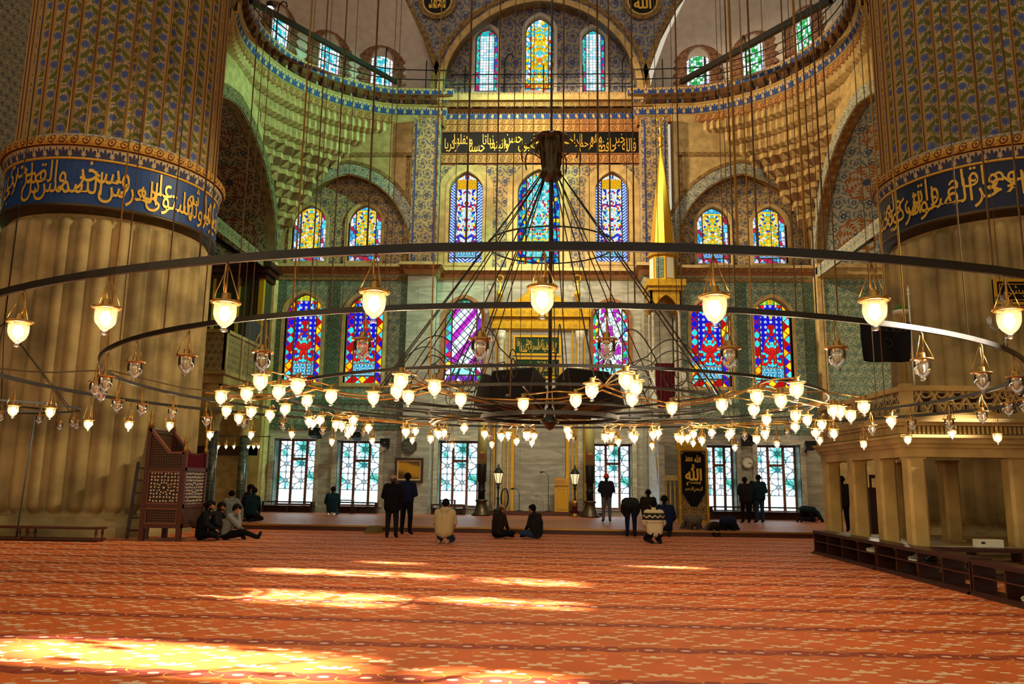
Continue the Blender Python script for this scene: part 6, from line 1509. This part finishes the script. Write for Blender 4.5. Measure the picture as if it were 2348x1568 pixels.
def pose(kind, arms=None):
    j = {'hf': V((0, 1, 0)), 'hu': V((0, 0, 1))}
    if kind == 'stand':
        j.update(pel=V((0, 0, .93)), chest=V((0, .0, 1.26)), neck=V((0, .0, 1.46)), head=V((0, .03, 1.61)))
        sym(j, 'sh', (.185, 0, 1.41)); sym(j, 'hip', (.09, 0, .9)); sym(j, 'kn', (.11, .03, .5)); sym(j, 'an', (.12, -.02, .09)); sym(j, 'toe', (.14, .14, .04))
        if arms == 'side': sym(j, 'el', (.26, -.03, 1.13)); sym(j, 'wr', (.28, .05, .88))
        else: sym(j, 'el', (.27, -.02, 1.13)); sym(j, 'wr', (.09, .22, 1.07))
        if arms == 'look': j['hf'] = V((0, 1, -.25)).normalized()
    elif kind == 'bow':
        j.update(pel=V((0, -.08, .93)), chest=V((0, .27, 1.04)), neck=V((0, .47, 1.06)), head=V((0, .62, 1.0)), hf=V((0, .1, -1)), hu=V((0, 1, .05)))
        sym(j, 'sh', (.185, .40, 1.05)); sym(j, 'hip', (.09, -.06, .9)); sym(j, 'kn', (.11, 0, .5)); sym(j, 'an', (.11, -.04, .09)); sym(j, 'toe', (.13, .12, .04))
        sym(j, 'el', (.25, .32, .78)); sym(j, 'wr', (.13, .09, .58))
    elif kind == 'kneel':
        j.update(pel=V((0, -.12, .28)), chest=V((0, -.06, .64)), neck=V((0, 0, .85)), head=V((0, .06, .99)), hf=V((0, 1, -.35)).normalized(), hu=V((0, .3, 1)).normalized())
        sym(j, 'sh', (.19, -.02, .78)); sym(j, 'hip', (.11, -.1, .24)); sym(j, 'kn', (.16, .33, .1)); sym(j, 'an', (.12, -.22, .07)); sym(j, 'toe', (.10, -.33, .04))
        sym(j, 'el', (.27, -.02, .52)); sym(j, 'wr', (.14, .2, .31))
    elif kind == 'cross':
        j.update(pel=V((0, -.05, .14)), chest=V((0, -.02, .47)), neck=V((0, .05, .68)), head=V((0, .12, .82)), hf=V((0, 1, -.3)).normalized(), hu=V((0, .25, 1)).normalized())
        sym(j, 'sh', (.19, .02, .62)); sym(j, 'hip', (.11, 0, .13)); sym(j, 'kn', (.36, .22, .16)); sym(j, 'an', (-.1, .34, .08)); sym(j, 'toe', (-.22, .36, .06))
        sym(j, 'el', (.27, .06, .38)); sym(j, 'wr', (.1, .27, .26))
    elif kind == 'pray':
        j.update(pel=V((0, -.33, .43)), chest=V((0, -.03, .40)), neck=V((0, .17, .25)), head=V((0, .28, .15)), hf=V((0, .25, -1)).normalized(), hu=V((0, 1, .2)).normalized())
        sym(j, 'sh', (.19, .10, .31)); sym(j, 'hip', (.1, -.32, .39)); sym(j, 'kn', (.15, -.08, .09)); sym(j, 'an', (.085, -.55, .12)); sym(j, 'toe', (.085, -.60, .03))
        sym(j, 'el', (.31, .14, .12)); sym(j, 'wr', (.2, .33, .04))
    elif kind == 'legs':
        j.update(pel=V((0, 0, .13)), chest=V((0, .06, .45)), neck=V((0, .14, .64)), head=V((0, .22, .76)), hf=V((0, .9, -.45)).normalized(), hu=V((0, .4, 1)).normalized())
        sym(j, 'sh', (.19, .1, .58)); sym(j, 'hip', (.1, .03, .12)); sym(j, 'kn', (.12, .44, .22), (-.3, .32, .14)); sym(j, 'an', (.14, .82, .08), (.05, .45, .07)); sym(j, 'toe', (.15, .88, .2), (.15, .5, .06))
        sym(j, 'el', (.22, .36, .34)); sym(j, 'wr', (.09, .31, .64), (-.08, .4, .25)); j['ell'] = V((-.26, .2, .32))
    if arms == 'lean': j['elr'] = j['shr']+V((.16, -.12, -.26)); j['wrr'] = V((.38, -.28, .05))
    if arms == 'floor': j['ell'] = j['shl']+V((-.1, .06, -.28)); j['wrl'] = V((-.3, .14, .05))
    return j
def hand(wr, el, nrm):
    d = (wr-el).normalized(); s_ = d.cross(nrm).normalized(); n_ = s_.cross(d); c = []
    for k in (-1, 0, 1): c.append((wr+s_*.02*k, wr+d*.075+s_*.027*k, .016, .014))
    for k, (o, L) in enumerate(((-.033, .058), (-.011, .07), (.011, .075), (.033, .066))):
        a = wr+d*.08+s_*o; b = a+d*L*.55+n_*.012; e = b+(d*.6+n_*.8).normalized()*L*.5; c += [(a, b, .0095, .009), (b, e, .009, .0075)]
    a = wr+d*.02+s_*.03; b = a+(d*.6+s_*.8).normalized()*.035; c += [(a, b, .012, .0105), (b, b+(d*.8+n_*.5).normalized()*.03, .0105, .008)]
    return c
def person(label, px, Z, rz, kind, top, legs, arms=None, hair='hair_dark', hs=1., hem=0., hood=False, capm=None, bald=False, beard=False, feet='sock', wide=1., head=None, coat=None, pos=None, face=False, uv=False, nohood=True):
    p = atZ(*px, Z) if pos is None else V(pos)
    t = thing('person', label, 'person', (p.x, p.y, Z), radians(rz)); t.scale = (hs,)*3
    j = pose(kind, arms)
    if head: j['hf'] = V(head).normalized()
    hf, hu = j['hf'], j['hu']; hr = hf.cross(hu).normalized(); hu = hr.cross(hf); hd = j['head']
    sp = (j['chest']-j['pel']).normalized(); rt = (j['shr']-j['shl']).normalized(); fw = sp.cross(rt) if False else rt.cross(sp)*-1
    if fw.dot(V((0, 1, 0))) < 0 and kind not in ('bow', 'pray'): fw = -fw
    body = [(j['neck'], hd-hu*.06, .052, .052), (hd+hu*.035-hf*.015, hd+hu*.02+hf*.02, .092, .084), (hd-hu*.05+hf*.025, hd-hu*.085+hf*.05, .066, .042),
            (hd+hf*.098+hu*.012, hd+hf*.116-hu*.028, .011, .017), (hd+hr*.088-hf*.005, hd+hr*.09-hu*.03, .017, .012), (hd-hr*.088-hf*.005, hd-hr*.09-hu*.03, .017, .012),
            (hd+hr*.03+hf*.09+hu*.036, hd-hr*.03+hf*.09+hu*.036, .012, .012), (j['shl'], j['shr'], .06, .06), (j['pel'], j['chest'], .11, .12), (j['chest'], j['neck'], .1, .05)]
    for s_ in 'lr':
        sg = 1 if s_ == 'r' else -1
        body += [(j['sh'+s_], j['el'+s_], .046, .038), (j['el'+s_], j['wr'+s_], .038, .026), (j['hip'+s_], j['kn'+s_], .075, .05), (j['kn'+s_], j['an'+s_], .05, .035), (j['an'+s_], j['toe'+s_], .035, .03)]
        d = (j['wr'+s_]-j['el'+s_]).normalized(); n_ = (fw*-.2+V((0, 0, -1)))
        if abs(d.dot(V((0, 0, 1)))) > .8: n_ = V((-sg, .3, 0))
        body += hand(j['wr'+s_], j['el'+s_], n_)
    blob('body', body, 'skin', t, .0085, 2)
    w = wide; pl, cs = j['pel'], j['chest']
    up = []
    for k in (-1, 1):
        up += [(pl+rt*.075*k*w+sp*(.03-hem), cs+rt*.095*k*w, .12*w+.02*(hem > 0), .125*w), (cs+rt*.09*k*w, j['sh'+('r' if k > 0 else 'l')]*.8+j['neck']*.2, .115*w, .085)]
    up += [(pl-sp*hem, cs, .125*w, .135*w), (cs, j['neck'], .12, .068), (j['shl'], j['shr'], .078, .078), (j['neck']-sp*.02, j['neck']+(hd-j['neck']).normalized()*.035, .074, .068)]
    if hem > .1 and kind == 'stand': up += [(pl+rt*.1-sp*hem, pl+rt*.08, .10, .11), (pl-rt*.1-sp*hem, pl-rt*.08, .10, .11)]
    if kind == 'bow': up += [(pl+rt*.12-V((0, -.02, .22)), pl+rt*.08, .07, .1), (pl-rt*.12-V((0, -.02, .22)), pl-rt*.08, .07, .1), (j['shr'], j['shr']-V((0, .08, .3)), .08, .05), (j['shl'], j['shl']-V((0, .08, .3)), .08, .05)]
    for s_ in 'lr':
        e, wv = j['el'+s_], j['wr'+s_]; up += [(j['sh'+s_], e, .078*w, .062), (e, wv-(wv-e).normalized()*.02, .062, .046)]
    if hood: up += [(j['neck']-fw*.09-sp*.05, j['neck']-fw*.1-sp*.13, .085, .06), (j['neck']-fw*.06+rt*.06, j['neck']-fw*.06-rt*.06, .07, .07)]
    blob('jacket', up, top, t, .013, 3, uv)
    lo = [(pl+rt*.06, pl-rt*.06, .125, .125), (pl+V((0, 0, 0)), pl+sp*.08, .125, .12)]
    for s_ in 'lr': lo += [(j['hip'+s_], j['kn'+s_], .105, .075), (j['kn'+s_], j['an'+s_]+(j['kn'+s_]-j['an'+s_]).normalized()*.03, .075, .055)]
    blob('trousers', lo, legs, t, .013, 3)
    ft = []
    for s_ in 'lr': ft += [(j['an'+s_], j['an'+s_]*.3+j['toe'+s_]*.7, .048, .044), (j['an'+s_]*.3+j['toe'+s_]*.7, j['toe'+s_], .044, .036)]
    blob('socks', ft, feet, t, .011, 2)
    if not bald:
        blob('hair', [(hd+hu*.05-hf*.025, hd+hu*.06+hf*.03, .096, .078), (hd+hu*.0-hf*.045, hd-hu*.045-hf*.04, .082, .055), (hd+hr*.06+hu*.02-hf*.02, hd-hr*.06+hu*.02-hf*.02, .052, .052)], hair, t, .01, 2)
    else: blob('hair', [(hd-hf*.06+hu*.0+hr*.03, hd-hf*.06-hr*.03-hu*.02, .058, .058), (hd+hr*.075-hf*.02, hd+hr*.07-hf*.05, .03, .03), (hd-hr*.075-hf*.02, hd-hr*.07-hf*.05, .03, .03)], hair, t, .01, 2)
    if beard: blob('beard', [(hd-hu*.075+hf*.05, hd-hu*.09+hf*.055, .048, .036), (hd+hr*.06-hu*.05+hf*.01, hd-hu*.085+hf*.05, .03, .035), (hd-hr*.06-hu*.05+hf*.01, hd-hu*.085+hf*.05, .03, .035)], hair, t, .01, 2)
    if capm: blob('cap', [(hd+hu*.065-hf*.03, hd+hu*.07+hf*.03, .10, .09), (hd+hu*.045-hf*.04, hd+hu*.05+hf*.05, .098, .09), (hd+hf*.1+hu*.05, hd+hf*.16+hu*.035, .03, .012)], capm, t, .01, 2)
    for k in (-1, 1):
        m = MB(); m.sphere(hd+hf*.098+hr*.032*k+hu*.012, .0115, 8, 6); m.obj('eye', M['hair_dark'], t)
    m = MB(); m.tube([hd+hf*.094-hu*.058+hr*.022, hd+hf*.099-hu*.06, hd+hf*.094-hu*.058-hr*.022], .006, 5); m.obj('mouth', M['lip'], t)
    return t
for nm, c in (('skin', '#b07a58'), ('lip', '#7a3c34'), ('hair_dark', '#0e0a08'), ('hair_grey', '#4a4036'), ('cloth_black', '#0d0d11'), ('cloth_charcoal', '#1b1a1c'), ('cloth_navy', '#141b38'), ('cloth_teal', '#0c2229'), ('cloth_denim', '#26384f'),
              ('cloth_grey', '#73746e'), ('cloth_beige', '#b39c72'), ('cloth_brown', '#241a14'), ('cloth_jean_grey', '#5a5e66'), ('cap_orange', '#c8401a'), ('sock_white', '#cfcabc'), ('sock_dark', '#101012'), ('sock', '#17161a'), ('cloth_greybrown', '#5c5446'), ('cloth_plum', '#22202c'), ('foot_skin', '#a87850')):
    m_flat(nm, c, .85, .12)
def m_nordic():
    g = G('nordic'); y = g.v
    zig = g.ab(g.fr(g.u*7.)-.5)*.11
    b1 = (y > .58)*(y < .80); z1 = g.ab(y-.69-zig+.027) < .02; d = g.mx(g.ab(y-.59) < .012, g.ab(y-.79) < .012)
    st = (y > .50)*(y < .56); dots = (g.fr(g.u*16.) > .5)*(g.fr(y*38.) > .5)
    o = g.mix(b1, '#cbb894', '#2a2622'); o = g.mix(b1*mor(g, z1, d), o, '#b8a684'); o = g.mix(st*dots, o, '#2a2622'); o = g.mix(y < .2, o, '#b09c78')
    M['nordic'] = g.out(o, .9, .1)
m_nordic()
P_ = .18
person('seated man in black coat leaning on the wooden pulpit, nearest of three', (464, 1239), 0, -72, 'cross', 'cloth_black', 'cloth_black', beard=True, hs=1.08, wide=1.1, head=(-.1, 1, -.3))
person('seated man in dark jacket reading, between the black-coated man and the one holding his brow', (492, 1231), 0, -80, 'cross', 'cloth_charcoal', 'cloth_charcoal', beard=True, head=(0, 1, -.5))
person('seated man in grey jacket holding his brow with legs stretched out', (517, 1238), 0, -82, 'legs', 'cloth_grey', 'cloth_black', hs=1.05)
person('seated man in grey and white sweater leaning on one arm by a marble column', (527, 1192), P_, 20, 'cross', 'cloth_grey', 'cloth_denim', arms='lean', hs=1.05)
person('seated man in dark teal jacket seen from behind on the platform edge', (577, 1196), P_, -12, 'kneel', 'cloth_teal', 'cloth_black', wide=1.12, hs=1.0)
person('man in dark cap sitting behind the teal-jacketed man', (566, 1187), P_, -50, 'kneel', 'cloth_brown', 'cloth_black', capm='cloth_black', hs=1.06)
person('kneeling man in dark jacket alone by the second ground window', (761, 1182), P_, 8, 'kneel', 'cloth_teal', 'cloth_denim', feet='sock_white', wide=1.1, hs=1.02)
person('standing balding man in long black coat, back turned', (897, 1234), 0, 4, 'stand', 'cloth_black', 'cloth_charcoal', hem=.12, wide=1.12, bald=True, hair='hair_grey', hs=1.02)
person('standing man in navy sweater beside the man in black coat', (930, 1226), 0, -8, 'stand', 'cloth_navy', 'cloth_black', wide=1.05, hs=1.06)
person('kneeling man in beige hooded jacket and jeans, seen from behind', (1019, 1246), 0, -3, 'kneel', 'cloth_beige', 'cloth_denim', hood=True, wide=1.22, feet='foot_skin', hs=1.02)
person('seated grey-haired man in dark jacket, hand on the carpet, facing the other sitter', (1143, 1234), 0, -48, 'cross', 'cloth_brown', 'cloth_black', arms='floor', bald=True, hair='hair_grey', hs=1.02)
person('seated dark-haired man in black jacket facing the grey-haired sitter', (1228, 1235), 0, 55, 'cross', 'cloth_charcoal', 'cloth_denim', hs=1.02, wide=1.1)
person('standing man in red cap and dark jacket before the window right of the niche', (1391, 1197), P_, 0, 'stand', 'cloth_plum', 'cloth_jean_grey', capm='cap_orange', wide=1.1, hs=1.02)
person('bowing man in dark jacket, bent forward, seen from behind', (1447, 1231), 0, -4, 'bow', 'cloth_charcoal', 'cloth_navy', wide=1.2, hs=1.0)
person('dark-clothed figure sitting in shade behind the bowing man', (1487, 1196), P_, -10, 'kneel', 'cloth_brown', 'cloth_black', wide=1.25, hs=1.08)
person('kneeling person in cream and black patterned knitted sweater', (1500, 1245), 0, 3, 'kneel', 'nordic', 'cloth_black', wide=1.12, hs=1.05, uv=True)
person('kneeling man in navy jacket beside the patterned sweater', (1525, 1229), 0, -6, 'kneel', 'cloth_navy', 'cloth_navy', wide=1.12, hs=1.12)
person('person bent down in prayer in grey-brown top with white socks', (1588, 1226), 0, 2, 'pray', 'cloth_greybrown', 'cloth_greybrown', feet='sock_white', hs=1.12, wide=1.15)
person('small person in brown bent down in prayer between two others', (1634, 1229), 0, 6, 'pray', 'cloth_greybrown', 'cloth_brown', hs=.85)
person('person bent down in prayer in dark navy clothes, rightmost of the praying three', (1670, 1228), 0, -8, 'pray', 'cloth_navy', 'cloth_plum', feet='foot_skin', hs=1.12, wide=1.15)
person('standing man in black jacket and trousers under the wall clock', (1711, 1200), P_, 5, 'stand', 'cloth_charcoal', 'cloth_black', hem=.1, wide=1.08, hs=1.0)
person('standing man in blue-grey jacket and jeans right of the wall clock', (1743, 1199), P_, 10, 'stand', 'cloth_teal', 'cloth_denim', hem=.06, wide=1.08, hs=1.06)
person('person glimpsed between the two standing men under the clock', (1727, 1196), P_, 0, 'stand', 'cloth_navy', 'cloth_black', hs=.93, pos=atZ(1727, 1192, P_))
person('person in dark teal bent down in prayer at the last ground window', (1861, 1197), P_, -60, 'pray', 'cloth_teal', 'cloth_black', hs=1.15, wide=1.15)
person('person in dark coat standing behind the farthest loge post', (1914, 1208), P_, 0, 'stand', 'cloth_brown', 'cloth_black', arms='side', hem=.1, hs=1.02, pos=(9.75, 26.6, 0))
# ------------------------------------------------------------------ light
def spot(name, loc, tgt, power, col, size, blend=.6, rad=.25):
    l = bpy.data.lights.new(name, 'SPOT'); l.energy = power; l.color = col; l.spot_size = radians(size); l.spot_blend = blend; l.shadow_soft_size = rad
    o = bpy.data.objects.new(name, l); COL.objects.link(o); o.location = loc; o.rotation_euler = (Vector(tgt)-Vector(loc)).to_track_quat('-Z', 'Y').to_euler()
fr_ = atZ(1893, 3, 21.2)
spot('flood_green', (fr_.x-.3, fr_.y-.5, 20.9), (-10.8, 35.0, 13.4), 25000, (.34, 1., .58), 44, .4)
spot('flood_warm', (-fr_.x+.3, fr_.y-.5, 20.9), (9.5, 35.5, 13.8), 22000, (1., .72, .38), 50)
spot('fill_bay', (-3.5, 24.5, 21.5), (0, 36.4, 14.), 4200, (1., .82, .58), 70)  # added fill for the centre bay wall; no fixture stands here
spot('fill_low_left', (fr_.x-.6, fr_.y-1., 20.7), (-8.8, 35.8, 6.), 17000, (.75, 1., .72), 40, .8)  # added fill spot lifting the lower left tiles, no lamp of its own
spot('fill_low_right', (-fr_.x+.6, fr_.y-1., 20.7), (9.4, 35.8, 6.), 17000, (1., .86, .58), 40, .8)  # extra fill put in to brighten the lower right tiles
spot('fill_low_mid', (4., 24., 20.), (0, 36.2, 6.), 9000, (1., .88, .62), 46, .8)  # unseen fill spot added over the hall for the niche wall
spot('fill_pillar', (5., 20.5, 16.), (-11.5, 21.5, 5.5), 9000, (1., .86, .55), 50, .8, .4)  # added raking fill to bring out the left flutes, no fixture there
al = bpy.data.lights.new('aisle_fill', 'POINT'); al.energy = 260; al.color = (1, .85, .6); al.shadow_soft_size = .3  # unseen fill light added to brighten the right aisle wall
ao = bpy.data.objects.new('aisle_fill', al); COL.objects.link(ao); ao.location = (12.5, 30.5, 5.)
sun = bpy.data.lights.new('sun', 'SUN'); sun.energy = 75.; sun.angle = radians(.8); sun.color = (1, .9, .72)
so = bpy.data.objects.new('sun', sun); COL.objects.link(so); so.rotation_euler = SUN.to_track_quat('-Z', 'Y').to_euler()
wd = bpy.data.worlds.new('world'); SC.world = wd; wd.use_nodes = True
bg = wd.node_tree.nodes['Background']; bg.inputs[0].default_value = (1., .86, .64, 1); bg.inputs[1].default_value = .66
cam = bpy.data.cameras.new('camera'); cam.sensor_width = 36; cam.sensor_fit = 'HORIZONTAL'; cam.lens = F/W*36; cam.clip_end = 500
co = bpy.data.objects.new('camera', cam); COL.objects.link(co)
co.matrix_world = Matrix(((CR.x, CU.x, -CF.x, CAM.x), (CR.y, CU.y, -CF.y, CAM.y), (CR.z, CU.z, -CF.z, CAM.z), (0, 0, 0, 1)))
SC.camera = co
vs = SC.view_settings; vs.view_transform = 'Standard'; vs.look = 'None'; vs.gamma = 1; vs.exposure = 0; vs.use_curve_mapping = False
cy = SC.cycles; cy.use_denoising = True; cy.sample_clamp_indirect = 4; cy.max_bounces = 6; cy.transparent_max_bounces = 16; cy.diffuse_bounces = 3
cy.caustics_reflective = False; cy.caustics_refractive = False
